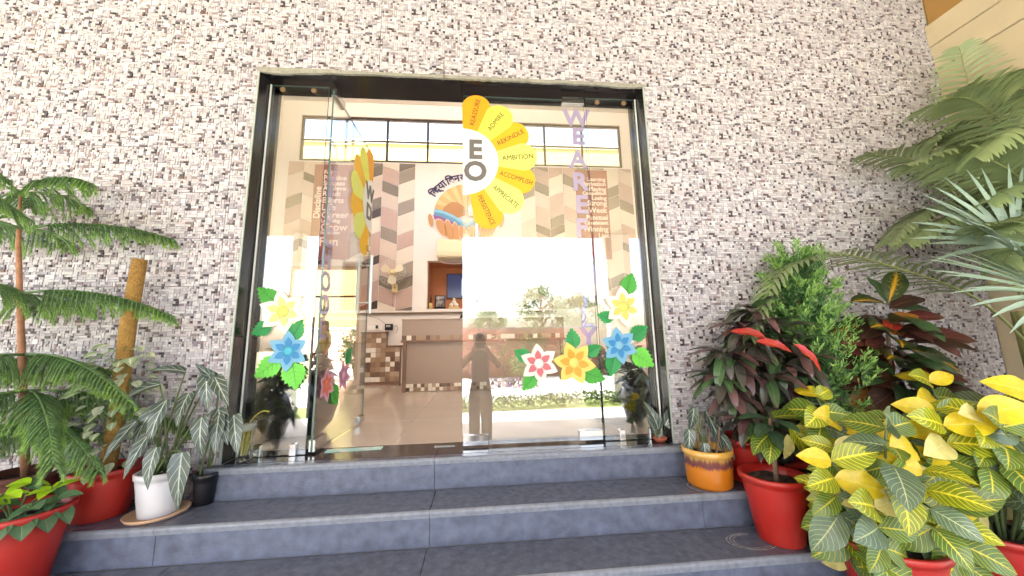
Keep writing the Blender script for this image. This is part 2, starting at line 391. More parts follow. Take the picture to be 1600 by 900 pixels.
for k in range(5):
    z = -k * RI; yb = 0.265 if k == 0 else (YF[k - 1] + 0.012)
    js = joints[k]
    for a, b in zip(js, js[1:]):
        if k == 0: slab('tread_slab', a + G, b - G, YF[0] + .012, -0.0045, z - .03, z, M_STEP)
        elif k == 1:
            # runs back to the wall beside the raised sill
            if b <= lx0 + .02 or a >= lx1: slab('tread_slab', a + G, b - G, YF[1] + .012, -0.010, z - .03, z, M_STEP)
            elif b > lx1: slab('tread_slab', a + G, lx1 - .0, YF[1] + .012, yb - .001, z - .03, z, M_STEP); slab('tread_slab', lx1 + G, b - G, YF[1] + .012, -0.010, z - .03, z, M_STEP)
            else: slab('tread_slab', a + G, b - G, YF[1] + .012, yb - .001, z - .03, z, M_STEP)
        else: slab('tread_slab', a + G, b - G, YF[k] + .012, yb - .001, z - .03, z, M_STEP)
        # rounded edge, its sky sheen painted in as paler grey
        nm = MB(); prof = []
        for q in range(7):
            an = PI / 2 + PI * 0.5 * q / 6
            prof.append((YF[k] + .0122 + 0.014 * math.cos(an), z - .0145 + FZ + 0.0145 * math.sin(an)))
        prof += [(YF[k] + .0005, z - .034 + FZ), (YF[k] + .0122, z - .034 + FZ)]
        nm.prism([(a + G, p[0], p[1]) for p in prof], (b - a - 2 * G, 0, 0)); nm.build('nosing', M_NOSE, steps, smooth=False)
        slab('riser_slab', a + G, b - G, YF[k] + .014, YF[k] + .029, z - RI + .001, z - .0345, M_RISER, 0.001)
slab('riser_slab', lx1 - .016, lx1 - .0005, YF[0] + .0295, -.0105, -RI + .001, -.0305, M_RISER, .001)
slab('riser_slab', lx0 + .0005, lx0 + .016, YF[0] + .0295, -.0105, -RI + .001, -.0305, M_RISER, .001)
# threshold inside the opening
slab('threshold_slab', 0.0005, 1.2, -0.0035, 0.262, -.03, 0.0, mat('polished_black_threshold', P(62, 58, 60), 0.14, var=0.2, scale=60))
slab('threshold_slab', 1.2015, W - .0005, -0.0035, 0.262, -.03, 0.0, MATS['polished_black_threshold'])
# chalky scuff arcs left by pots
def scuff(cx, cy, z, rx, ry, a0, a1, seed):
    m = MB(); rg = random.Random(seed)
    for q in range(3):
        pts = []
        for k in range(25):
            a = a0 + (a1 - a0) * k / 24; rr = 1 - 0.12 * q + 0.03 * math.sin(3 * a + q)
            pts.append((cx + rx * rr * math.cos(a), cy + ry * rr * math.sin(a)))
        for k in range(24):
            (x0, y0), (x1, y1) = pts[k], pts[k + 1]; wd = 0.0022 * (0.4 + rg.random()) * (1.3 - q * .35)
            nx, ny = -(y1 - y0), x1 - x0; ll = math.hypot(nx, ny); nx *= wd / ll; ny *= wd / ll
            m.add([(x0 - nx, y0 - ny, z), (x0 + nx, y0 + ny, z), (x1 + nx, y1 + ny, z), (x1 - nx, y1 - ny, z)], [(0, 3, 2, 1)])
    o = m.build('chalk_mark', mat('chalk', P(170, 170, 172), 0.95, var=0.3, scale=60), steps)
scuff(2.80, -0.47, -2 * RI + FZ + .001, 0.12, 0.075, 1.3, 5.4, 3)
scuff(2.78, -0.24, -RI + FZ + .001, 0.145, 0.10, 2.5, 4.3, 5)

# ---- right wing wall
M_WING = mat('weathered_cream', S(214, 198, 166, .75), .8, var=.1, scale=3, bump=.08); M_WOCH = mat('weathered_ochre', S(196, 150, 84, .6), .8, var=.08, scale=3)
wing = thing('side_wing_wall', 'cream side wall with moulded band below an ochre strip', 'wall', (5.2, 0, GZ))
def wbox(n, m, *a):
    k = MB(); k.bbox(a[0] - 5.2, a[1] - 5.2, a[2], a[3], a[4] + FZ, a[5] + FZ, .004); k.build(n, m, wing)
wbox('wall', M_WING, 5.205, 5.40, -1.35, -0.001, GZ, 2.78)
wbox('moulding', M_WING, 5.19, 5.40, -1.36, -0.001, 2.782, 2.99)
wbox('moulding', M_WING, 5.175, 5.40, -1.37, -0.001, 2.992, 3.18)
wbox('ochre_band', M_WOCH, 5.22, 5.40, -1.33, -0.001, 3.182, 3.598)

# ---- porch canopy and columns
can = thing('porch_canopy', 'deep flat porch canopy over the steps with ochre soffit', 'canopy', (0, 0, 3.6))
k = MB(); k.box(-7, 7.4, -7.15, -0.012, 0.004, 0.35); k.build('slab', M_CREAM, can)
k = MB(); k.box(-6.98, 7.38, -7.13, -0.014, -0.002, 0.003); k.build('soffit', mat('soffit_paint', S(168, 146, 110, .75), 0.8, var=.04, scale=2), can)
for lab, x0, x1 in (('slim cream porch column facing the entrance doors', -3.27, -3.04), ('broad cream porch column facing the entrance doors', 4.92, 5.60)):
    c = thing('porch_column', lab, 'column', ((x0 + x1) / 2, -6.9, GZ)); hw = (x1 - x0) / 2
    k = MB(); k.bbox(-hw, hw, -.15, .15, 0.0, 3.597 + FZ, .01); k.build('shaft', M_CREAM, c)
    k = MB(); k.bbox(-hw - .03, hw + .03, -.18, .18, 0, .12, .01); k.build('plinth', M_CEM, c)

# ---- lobby shell
RX0, RX1, RY0, RY1, RZ = -2.32, 4.78, 0.262, 4.40, 5.45
k = MB(); k.box(RX0, RX1, RY0 + .001, RY1 + 1.0, -0.12, -0.002)
floor = struct('floor', k, mat('floor_grout', S(150, 130, 110), 0.6))
# floor tiles 0.8 m
base = MB(); base.bbox(0, .798, 0, .798, 0, .004, .0008); ft = base.mesh('floor_tile', M_FLOOR)
for i in range(9):
    for j in range(6):
        x = RX0 + i * .8; y = RY0 + .001 + j * .8
        if x + .8 > RX1 + .15: continue
        link('floor_tile', ft, floor, Matrix.Translation((x, y, -.0035)))
k = MB(); k.box(RX0 - .15, RX1 + .15, RY0, RY1 + .15, RZ, RZ + .2); struct('ceiling', k, M_WALLIN)
bw = MB(); y0, y1 = RY1, RY1 + .15
CX0, CX1, CZ0, CZ1 = -1.96, 4.43, 4.20, 5.15           # clerestory
DX0, DX1, DZ1 = -1.98, -0.70, 2.14                     # rear glazed door
NX0, NX1, NZ0, NZ1 = 0.49, 2.10, 1.32, 2.23            # niche
bw.box(RX0, CX0, y0, y1, DZ1, RZ); bw.box(CX1, RX1, y0, y1, DZ1, RZ); bw.box(CX0, CX1, y0, y1, CZ1, RZ)
bw.box(CX0, CX1, y0, y1, NZ1, CZ0)
bw.box(RX0, DX0, y0, y1, 0, DZ1); bw.box(DX1, NX0, y0, y1, 0, NZ1 ); bw.box(NX1, RX1, y0, y1, 0, DZ1)
bw.box(NX1, CX1, y0, y1, DZ1, NZ1); bw.box(NX0, NX1, y0, y1, 0, NZ0); bw.box(CX0, DX1, y0, y1, DZ1, NZ1)
back = struct('back_wall', bw, M_WALLIN)
k = MB(); k.box(RX0 - .15, RX0, RY0, RY1 + .15, 0, RZ); struct('wall_left', k, M_WALLIN)
rw = MB(); a, b = RX1, RX1 + .15
rw.box(a, b, RY0, .7, 0, RZ); rw.box(a, b, 3.9, RY1 + .15, 0, RZ); rw.box(a, b, .7, 3.9, 3.0, RZ); rw.box(a, b, .7, 3.9, 0, .3)
struct('wall_right', rw, M_WALLIN)

tag(MB().box(-9, 9, -0.85, 4.9, 5.702, 5.85).build('roof_slab', M_CREAM), 'flat roof slab of the lobby with an added overhang blocking sun at the front', 'roof')  # front overhang added to keep direct sun out of the upper gap
# ---- clerestory window
cw = thing('clerestory_window', 'long high window band with dark metal grid above the lobby wall', 'window', (CX0, RY1, CZ0))
ww, wh = CX1 - CX0, CZ1 - CZ0
def bar(parent, x0, x1, z0, z1, y0=.02, y1=.07, m=M_DARK, n='frame_bar'):
    q = MB(); q.bbox(x0, x1, y0, y1, z0, z1, .003); q.build(n, m, parent)
bar(cw, .001, ww - .001, .001, .05); bar(cw, .001, ww - .001, wh - .05, wh - .001); bar(cw, .001, .045, .051, wh - .051); bar(cw, ww - .045, ww - .001, .051, wh - .051)
mx = [0.0] + [0.84 + 0.787 * i for i in range(7)]
for x in mx[1:]:
    bar(cw, x - .02, x + .02, .051, wh - .051)
bar(cw, .046, ww - .046, .445, .475, .025, .065)
edges = [.045] + mx[1:] + [ww - .045]
for i in range(len(edges) - 1):
    for (z0, z1) in ((.05, .445), (.475, wh - .05)):
        q = MB(); q.box(edges[i] + .02, edges[i + 1] - .02, .04, .045, z0, z1); q.build('pane', G_WIN, cw)
# ledge line at mid height
k = MB(); k.bbox(DX1 + .02, 2.9, RY1 - .05, RY1 - .001, 1.235, 1.262, .003); tag(k.build('wall_ledge', mat('brown_ledge', S(120, 96, 80), .5)), 'thin brown ledge running along the lobby wall behind the desk', 'ledge')
# rear glazed door
rd = thing('rear_glass_door', 'bright glazed rear door of the lobby with brown frame and transom', 'door', (DX0, RY1, 0))
dwid = DX1 - DX0; FB = mat('cream_frame', S(196, 172, 138), .5)
bar(rd, .001, .06, 0.001, DZ1 - .001, .02, .09, FB); bar(rd, dwid - .06, dwid - .001, .001, DZ1 - .001, .02, .09, FB); bar(rd, .061, dwid - .061, DZ1 - .07, DZ1 - .001, .02, .09, FB)
bar(rd, .061, dwid - .061, 1.555, 1.59, .03, .08, M_DARK); bar(rd, dwid / 2 - .02, dwid / 2 + .02, .001, 1.554, .03, .08, FB)
for x0, x1, z0, z1 in ((.06, dwid / 2 - .02, .01, 1.555), (dwid / 2 + .02, dwid - .06, .01, 1.555), (.06, dwid - .06, 1.59, DZ1 - .07)):
    q = MB(); q.box(x0, x1, .05, .056, z0, z1); q.build('pane', G_WIN, rd)
# unseen side window, added to bring daylight into the lobby
sw = thing('lobby_fill_window', 'wide unseen side window added to light the lobby from the right', 'window', (RX1, .7, .3))
for (a0, a1, b0, b1) in ((0, 3.2, 0, .05), (0, 3.2, 2.65, 2.7), (0, .05, .051, 2.649), (3.15, 3.2, .051, 2.649), (1.05, 1.09, .051, 2.649), (2.1, 2.14, .051, 2.649)):
    q = MB(); q.bbox(.02, .08, a0 + .001, a1 - .001, b0 + .001, b1 - .001, .003); q.build('frame_bar', M_DARK, sw)
for a0, a1 in ((.05, 1.05), (1.09, 2.1), (2.14, 3.15)):
    q = MB(); q.box(.045, .05, a0, a1, .05, 2.65); q.build('pane', G_WIN, sw)
# rear yard
k = MB(); k.box(-12, 12, 5.56, 14, -0.2, -0.05); struct('rear_yard', k, MATS['light_concrete'])
ry = thing('rear_boundary_wall', 'pink washed boundary wall behind the rear glass door', 'wall', (-2, 11, -.05))
k = MB(); k.box(-9, 12, 0, .2, 0, 1.35); k.build('wall', mat('pink_wash', S(214, 160, 140), .8, var=.1, scale=3), ry); k = MB(); k.box(-9, 12, -.04, .24, 1.351, 1.42); k.build('coping', M_CREAM, ry)
rb = thing('rear_yellow_block', 'pale yellow building rising behind the clerestory window', 'building', (1.5, 13.5, 0))
k = MB(); k.box(-14, 14, 0, 4, 0, 9.95); k.build('wall', mat('pale_yellow_paint', S(230, 206, 128, .34), .8, var=.04), rb); k = MB(); k.box(-14.1, 14.1, -.1, 4, 9.951, 10.1); k.build('parapet_cap', M_WHITE, rb)

# ================================================================== GLASS DOORS
GY = 0.12
def glass_pane(name, x0, x1, z0, z1, parent, y=0.0, th=0.012):
    m = MB(); m.box(x0, x1, y - th / 2, y + th / 2, z0, z1)
    m.m = [1, 1, 0, 1, 0, 1]                                # front/back clear, edges green
    return m.build(name, [G_DOOR, M_EDGE], parent)
def fitting(name, x0, x1, y0, y1, z0, z1, parent, m=None): q = MB(); q.bbox(x0, x1, y0, y1, z0, z1, .003); return q.build(name, m or M_METAL, parent)
M_GLUE = mat('dried_sealant', S(150, 118, 76, .5), .7, var=.2, scale=60)
def sidelight(label, x0, x1, seal_x):
    t = thing('glass_sidelight', label, 'glass panel', (x0, GY, 0))
    glass_pane('pane', 0, x1 - x0, 0.006, 2.492, t)
    q = MB(); q.box(seal_x - x0 - .004, seal_x - x0 + .004, -.014, -.0065, .006, 2.49); q.build('silicone_seal', mat('white_silicone', S(205, 208, 206), .4), t)
    for fx in (.22, .75):
        q = MB(); q.sphere((fx * (x1 - x0), -.012, 2.455), .020, 9, 6, (1, .55, 1)); q.build('fixing_button', M_GLUE, t, True)
    for fx in (.3, .82):
        fitting('floor_clip', fx * (x1 - x0) - .02, fx * (x1 - x0) + .02, -.018, .018, .0005, .07, t, M_CHROME)
    return t
sidelight('narrow fixed glass panel beside the open door leaf', 0.003, 0.400, 0.010)
sidelight('narrow fixed glass panel beside the closed door leaf', 2.283, 2.677, 2.670)
LW = 0.916
def door_leaf(label, M):
    t = thing('glass_door', label, 'door'); t.matrix_world = M
    glass_pane('pane', 0, LW, 0.014, 2.470, t)
    return t
def handle(t, x):
    for sy in (-1, 1):
        q = MB(); yo = sy * .055
        q.tube([(x, yo, .935), (x, yo, 1.46)], .013, 12); 
        for z in (1.03, 1.365): q.tube([(x, sy * .0065, z), (x, yo, z)], .009, 10)
        q.build('handle', mat('satin_steel', S(196, 196, 194), .34, metal=1.0), t, False)
T_R = Matrix.Translation((1.352, GY, 0))
dr = door_leaf('closed glass door with half daisy sticker and long steel handle', T_R)
handle(dr, .098)
fitting('patch_fitting', .002, .165, -.020, .020, .012, .075, dr, M_CHROME); fitting('patch_fitting', LW - .16, LW - .002, -.020, .020, .012, .075, dr, M_CHROME)
fitting('patch_fitting', LW - .17, LW - .002, -.020, .020, 2.43, 2.485, dr, M_METAL)
T_L = Matrix.Translation((0.432, GY, 0)) @ Matrix.Rotation(math.radians(89.0), 4, 'Z')
dl = door_leaf('open glass door swung into the lobby with lavender letters', T_L)
handle(dl, LW - .098)
fitting('patch_fitting', .002, .165, -.020, .020, .012, .085, dl); fitting('patch_fitting', LW - .11, LW - .002, -.020, .020, .012, .07, dl, M_CHROME); fitting('patch_fitting', .002, .165, -.020, .020, 2.43, 2.49, dl)
fitting('lock_cylinder', LW - .12, LW - .075, -.03, .03, 1.5, 1.55, dl, M_CHROME)
# slim black rubber strip standing on the sidelight edge
q = MB(); q.bbox(0, .014, 0, .012, 0, .62, .003); tag(q.build('rubber_strip', M_BLACK), 'black rubber strip taped along the open door hinge edge', 'strip').location = (.402, .085, .22)

# ---- stickers on the glass
def plane(M0, x, z, out=.0075, rot=0.0):
    """sticker frame on a leaf: local x right, y up, z towards the viewer"""
    return M0 @ up_text((x, -out, z)) @ Matrix.Rotation(rot, 4, 'Z')
I4 = Matrix.Translation((0, GY, 0))
def petal_poly(L, Wd, tip=0.5, n=8, r0=0.0):
    L1 = []
    for k in range(n + 1):
        t = k / n; L1.append((Wd * math.sin(PI * min(t ** tip, 1)) , r0 + L * t))
    right = [(w, y) for w, y in L1]; left = [(-w, y) for w, y in L1[1:-1]][::-1]
    return right + left
def paper(name, c): return mat('paper_' + name, tuple(min(.8, v * 1.25) for v in c[:3]) + (1,), 0.55, var=.04, scale=12, trans=.25)
def flower(M, r, cols, cin, ccen, label, a0=0.0, n=6):
    t = thing('paper_flower', label, 'flower'); t.matrix_world = M
    for k in range(n):
        q = MB(); a = a0 + 2 * PI * k / n
        pts = petal_poly(r * .86, r * .30, .8, 8, r * .14)
        q.prism([(x, y, .002 + .0015 * (k % 2)) for x, y in pts], (0, 0, .0022)); R = Matrix.Rotation(a, 4, 'Z') @ Matrix.Rotation(math.radians(7), 4, 'X')
        p = q.build('petal', paper(*cols), t, False, R)
        q = MB(); pts = petal_poly(r * .52, r * .17, .8, 6, r * .16); q.prism([(x, y, .0065 + .0012 * (k % 2)) for x, y in pts], (0, 0, .002)); q.build('inner_petal', paper(*cin), t, False, R)
    q = MB(); q.lathe([(r * .25, .006), (r * .24, .014), (r * .15, .018), (.0005, .0185)], 18); q.build('centre', paper(*ccen), t, True)
    return t
def paper_leaf(M, L, Wd, col, label, teeth=7, group=None):
    q = MB(); right = []; left = []
    for k in range(teeth * 2 + 1):
        t = k / (teeth * 2); w = Wd * math.sin(PI * min(1, t ** .75 * .96 + .04)) * (1.0 if k % 2 == 0 else 1.17) ; right.append((w, L * t + (.0 if k % 2 == 0 else .012 * L / .12 * .8)))
    right[-1] = (0.0, L)
    left = [(-x, y) for x, y in right[:-1]][::-1]
    pts = right + left
    # two halves folded a little about the midrib
    n = len(right); mid = [(0.0, y) for x, y in right]
    vs = []; 
    for (x, y), (mx_, my) in zip(right, mid): vs += [(0, y * .98, .004), (x, y, .008 + .06 * x), (-x, y, .008 + .06 * x)]
    vs2 = [(a, b, c - .002) for a, b, c in vs]; fs = []
    o2 = len(vs)
    for k in range(n - 1):
        a = 3 * k; b = 3 * (k + 1)
        fs += [(a, a + 1, b + 1, b), (a, b, b + 2, a + 2), (o2 + a, o2 + b, o2 + b + 1, o2 + a + 1), (o2 + a, o2 + a + 2, o2 + b + 2, o2 + b)]
        fs += [(a + 1, o2 + a + 1, o2 + b + 1, b + 1), (a + 2, b + 2, o2 + b + 2, o2 + a + 2)]
    q.add(vs + vs2, fs)
    t = thing('paper_leaf', label, 'leaf', group=group); t.matrix_world = M
    q.build('blade', paper(*col), t)
    v = MB(); v.tube([(0, 0, .006), (0, L * .9, .006)], [.0018, .0006], 5)
    for k in range(1, 5):
        for sx in (-1, 1): v.tube([(0, L * k * .17, .006), (sx * Wd * .75, L * (k * .17 + .16), .010)], [.0011, .0004], 4)
    v.build('vein', paper(col[0] + '_vein', tuple(c * .6 for c in col[1][:3]) + (1,)), t)
    return t
GRN = ('lime', S(122, 218, 84, .75)); GRN2 = ('green', P(58, 172, 92)); GRN3 = ('midgreen', P(86, 190, 70))
WH = ('white', P(244, 242, 234)); CRM = ('cream', S(248, 247, 220, .75)); BLU = ('sky', P(132, 198, 232)); BLD = ('blue', P(62, 152, 214)); CYA = ('cyan', P(84, 196, 226))
PNK = ('rose', P(222, 120, 128)); ORA = ('orange', P(244, 178, 58)); LEM = ('lemon', P(248, 226, 118)); YEL = ('yellow', P(240, 236, 120)); PPK = ('pink', P(238, 176, 190)); COR = ('coral', P(240, 128, 96))
rad = math.radians
# open-side sidelight
flower(plane(I4, .213, .878), .148, CRM, ('palegreen', P(226, 236, 150)), YEL, 'large cream paper flower above the blue flower beside the open door', .2)
flower(plane(I4, .262, .628, .009), .130, BLU, BLD, CYA, 'blue paper flower with cyan centre beside the open door', 0)
paper_leaf(plane(I4, .17, .93, rot=rad(50)), .16, .05, GRN3, 'serrated green paper leaf above the large cream flower')
paper_leaf(plane(I4, .15, .80, rot=rad(118)), .13, .045, GRN2, 'dark green paper leaf left of the cream and blue flowers')
paper_leaf(plane(I4, .27, .69, rot=rad(-25)), .15, .05, GRN2, 'dark green paper leaf tucked between cream and blue flowers')
paper_leaf(plane(I4, .22, .585, rot=rad(128)), .18, .06, GRN, 'lime paper leaf pointing left below the blue flower by the open door')
paper_leaf(plane(I4, .29, .56, rot=rad(-168)), .17, .068, GRN, 'broad lime paper leaf hanging below the blue flower by the open door')
# closed leaf
flower(plane(I4, 1.857, .511), .135, WH, PNK, WH, 'white paper flower with rose inner petals on the closed door', .1)
flower(plane(I4, 2.096, .509), .150, LEM, ORA, LEM, 'yellow paper flower with orange inner petals on the closed door', .35)
for x, z, rt, L, c, lab in ((1.80, .54, 60, .12, GRN2, 'small green paper leaf left of the white and rose flower'), (1.83, .44, 140, .13, GRN3, 'green paper leaf below the white and rose flower'),
                       (2.10, .60, 5, .14, GRN2, 'green paper leaf rising above the yellow flower'), (2.18, .56, -60, .12, GRN2, 'green paper leaf right of the yellow flower'), (2.15, .45, -110, .16, GRN3, 'green paper leaf below the yellow flower')):
    paper_leaf(plane(I4, x, z, rot=rad(rt)), L, L * .34, c, lab)
# closed-side sidelight
flower(plane(I4, 2.465, .885), .148, CRM, LEM, YEL, 'pale yellow paper flower above the blue flower beside the closed door', .1)
flower(plane(I4, 2.414, .618, .009), .130, BLU, BLD, BLU, 'blue paper flower with pale centre beside the closed door', .15)
for x, z, rt, L, c, lab in ((2.49, .97, -20, .16, GRN3, 'green paper leaf above the pale yellow flower'), (2.50, .66, -55, .15, GRN2, 'green paper leaf right of the blue flower by the closed door'), (2.50, .58, -125, .18, GRN, 'broad lime paper leaf below the blue flower by the closed door'),
                       (2.39, .80, 75, .12, GRN2, 'green paper leaf left of the pale yellow flower'), (2.38, .56, 165, .15, GRN2, 'green paper leaf hanging left under the blue flower')):
    paper_leaf(plane(I4, x, z, rot=rad(rt)), L, L * .34, c, lab)
# open leaf
flower(plane(T_L, .12, .40), .115, PPK, COR, COR, 'coral and pink paper flower low on the open door', .1)
flower(plane(T_L, .40, .44), .115, PPK, ('mauve', P(206, 140, 170)), PPK, 'pink paper flower low on the open door', .3)
paper_leaf(plane(T_L, .22, .38, rot=rad(-140)), .17, .06, GRN3, 'green paper leaf below the coral flower on the open door')
paper_leaf(plane(T_L, .44, .52, rot=rad(-40)), .15, .05, GRN2, 'green paper leaf above the pink flower on the open door')
# half daisies
GREYL = mat('grey_letter', S(120, 116, 114, .55), .5); LILAC = mat('lilac_foam', S(188, 168, 228, .72), .55); BROWNT = mat('brown_print', S(110, 70, 40, .4), .6)
def daisy(M0, x, z, side, letters, words, label):
    t = thing('half_daisy_sticker', label, 'sticker'); t.matrix_world = M0 @ up_text((x, -.0065, z))
    cols = [('amber', P(250, 178, 26)), ('lemonlime', P(232, 236, 92)), ('gold', P(248, 196, 36)), ('palelime', P(234, 240, 122)), ('amber2', P(250, 200, 40)), ('palelime2', P(232, 240, 130)), ('sun', P(250, 196, 30))]
    angs = [77, 53, 29.5, 6, -17.5, -41, -66]
    for k, a in enumerate(angs):
        ang = rad(a) if side > 0 else PI - rad(a)
        R = Matrix.Rotation(ang - PI / 2, 4, 'Z')
        q = MB(); L = .305; r0 = .235; pts = []
        for i in range(17):
            ph = PI * i / 16; pts.append((.107 * math.cos(ph), r0 + L - .107 + .107 * math.sin(ph)))
        pts += [(-.055, r0), (.055, r0)]
        q.prism([(px, py, .0006 + .0007 * (k % 2)) for px, py in pts], (0, 0, .0006)); p = q.build('petal', paper(*cols[k]), t, False, R)
        if words:
            me = text_mesh(words[k], .052, .0003, BROWNT, 0, .78 if len(words[k]) > 9 else .95)
            link('word', me, p, Matrix.Translation((0, r0 + .165, .0023)) @ Matrix.Rotation(PI / 2, 4, 'Z'))
    q = MB(); pts = [(side * .255 * math.sin(PI * i / 28), .255 * math.cos(PI * i / 28)) for i in range(29)]
    q.prism([(a, b, .003) for a, b in pts], (0, 0, .0012)); d = q.build('disc', paper('whitecard', P(246, 246, 244)), t)
    for ch, dz in letters:
        link('letter', text_mesh(ch, .20, .002, GREYL, .007), d, Matrix.Translation((side * .088, dz, .0065)))
    return t
daisy(I4, 1.3535, 1.945, 1, (('E', .085), ('O', -.082)), ['REASSURE', 'ADMIRE', 'REKINDLE', 'AMBITION', 'ACCOMPLISH', 'APPRECIATE', 'PERSISTENCE'], 'half daisy sticker with yellow petals and letters E O on closed door')
daisy(T_L, LW - .0015, 1.945, -1, (('W', .1), ('D', -.085)), None, 'half daisy sticker with letters W D on the open door')
def letters(M0, x, zs, s, label):
    t = thing('lilac_lettering', label, 'lettering'); t.matrix_world = M0 @ up_text((x, .0135, 0))
    for i, (ch, z) in enumerate(zip(s, zs)): link('letter', text_mesh(ch, .19, .003, LILAC, .006), t, Matrix.Translation((.006 * math.sin(i * 2.1), z, .0035)))
letters(I4, 2.208, [2.323, 2.172, 1.986, 1.81, 1.633, 1.455, 1.29, 1.11, .95, .81, .67], 'WEAREFAMILY', 'lilac letters WE ARE FAMILY down the closed door')
letters(T_L, .075, [2.033 - .1586 * i for i in range(9)], 'OURSCHOOL', 'lilac letters OUR SCHOOL down the open door')

# ================================================================== LOBBY FITTINGS
# chevron cladding: every parallelogram a panel of the back wall
CH = {'taupe': S(150, 134, 118, 0.60), 'umber': S(94, 70, 62, 0.50), 'rose': S(208, 176, 162, 0.75), 'blush': S(222, 200, 184, 0.80), 'ivory': S(230, 216, 198, 0.85), 'greige': S(172, 156, 140, 0.65)}
def chevrons(x0, ncol, cwid, ztop, zbot, seed, skip=None):
    rg = random.Random(seed)
    for c in range(ncol):
        xa = x0 + c * cwid + .005; xb = x0 + (c + 1) * cwid - .005; sl = (.12 if c % 2 == 0 else -.12); z = ztop + rg.uniform(0, .3); last = None
        while z > zbot:
            name = rg.choice(['taupe', 'umber', 'rose', 'blush', 'ivory', 'greige', 'rose', 'ivory'])
            if name == last: continue
            last = name; h = {'umber': .17, 'taupe': .22, 'greige': .26}.get(name, rg.choice([.3, .38, .45]))
            za = z; zb = z - h + .012
            pl = [(xa, za - sl / 2), (xb, za + sl / 2), (xb, zb + sl / 2), (xa, zb - sl / 2)]
            pts = [(px, min(max(pz, zbot), ztop)) for px, pz in pl]
            if max(p[1] for p in pts) - min(p[1] for p in pts) > .03 and pts[0][1] - pts[3][1] + pts[1][1] - pts[2][1] > .02:
                dd = .012 if name in ('umber', 'taupe') else .009
                q = MB(); q.prism([(px, RY1 - dd, pz) for px, pz in pts], (0, dd - .0005, 0)); q.build('wall_panel', mat('laminate_' + name, CH[name], .45, var=.05, scale=4), back)
            z -= h
chevrons(-.70, 3, .31, 4.17, 1.30, 5)
chevrons(-2.13, 5, .286, 4.17, 2.16, 8)
chevrons(2.284, 8, .289, 4.17, 1.30, 12)
# word posters
M_POST = mat('maroon_print', S(122, 58, 50), .5, col2=S(150, 84, 66), scale=1.3); M_PTXT = mat('pale_print', S(236, 212, 200), .6)
def poster(label, x0, x1, z0, z1, lines, right, vert=None):
    t = thing('word_panel', label, 'wall panel', (x0, RY1 - .014, z0))
    q = MB(); q.bbox(0, x1 - x0, -.012, 0, 0, z1 - z0, .002); q.build('board', M_POST, t)
    for s, z, sz in lines:
        me = text_mesh(s, sz, .0008, M_PTXT, .004)
        wdt = max(v.co.x for v in me.vertices) - min(v.co.x for v in me.vertices)
        cx = (x1 - x0 - .04 - wdt / 2) if right else (.17 + wdt / 2)
        link('word', me, t, up_text((cx, -.0133, z - z0)))
    if vert: link('word', text_mesh(vert, .16, .0008, M_PTXT, .004), t, up_text((.09, -.0133, 3.35 - z0), (0, 0, 1), (-1, 0, 0)))
poster('maroon word panel with Success and Efforts on the lobby wall', -1.64, -.93, 2.26, 4.11, [('For', 3.95, .12), ('Practice', 3.84, .13), ('Success', 3.73, .13), ('Achieve', 3.63, .13), ('Result', 3.52, .13), ('Efforts', 3.39, .15), ('Life', 3.25, .18), ('Career', 3.10, .17), ('Learning', 2.99, .10), ('Grow', 2.86, .2), ('Education', 2.76, .09), ('Fun', 2.58, .24)], False, 'Discipline')
poster('maroon word panel with Motivation and Winning on the lobby wall', 3.41, 4.07, 2.26, 4.12, [('Learning', 3.92, .11), ('Motivation', 3.82, .12), ('Playing', 3.71, .13), ('Competition', 3.62, .095), ('Losing', 3.52, .12), ('Strong', 3.41, .15), ('Week', 3.26, .15), ('Punctual', 3.11, .13), ('Consistent', 3.0, .11), ('Winning', 2.87, .15), ('Last', 2.74, .13)], True)
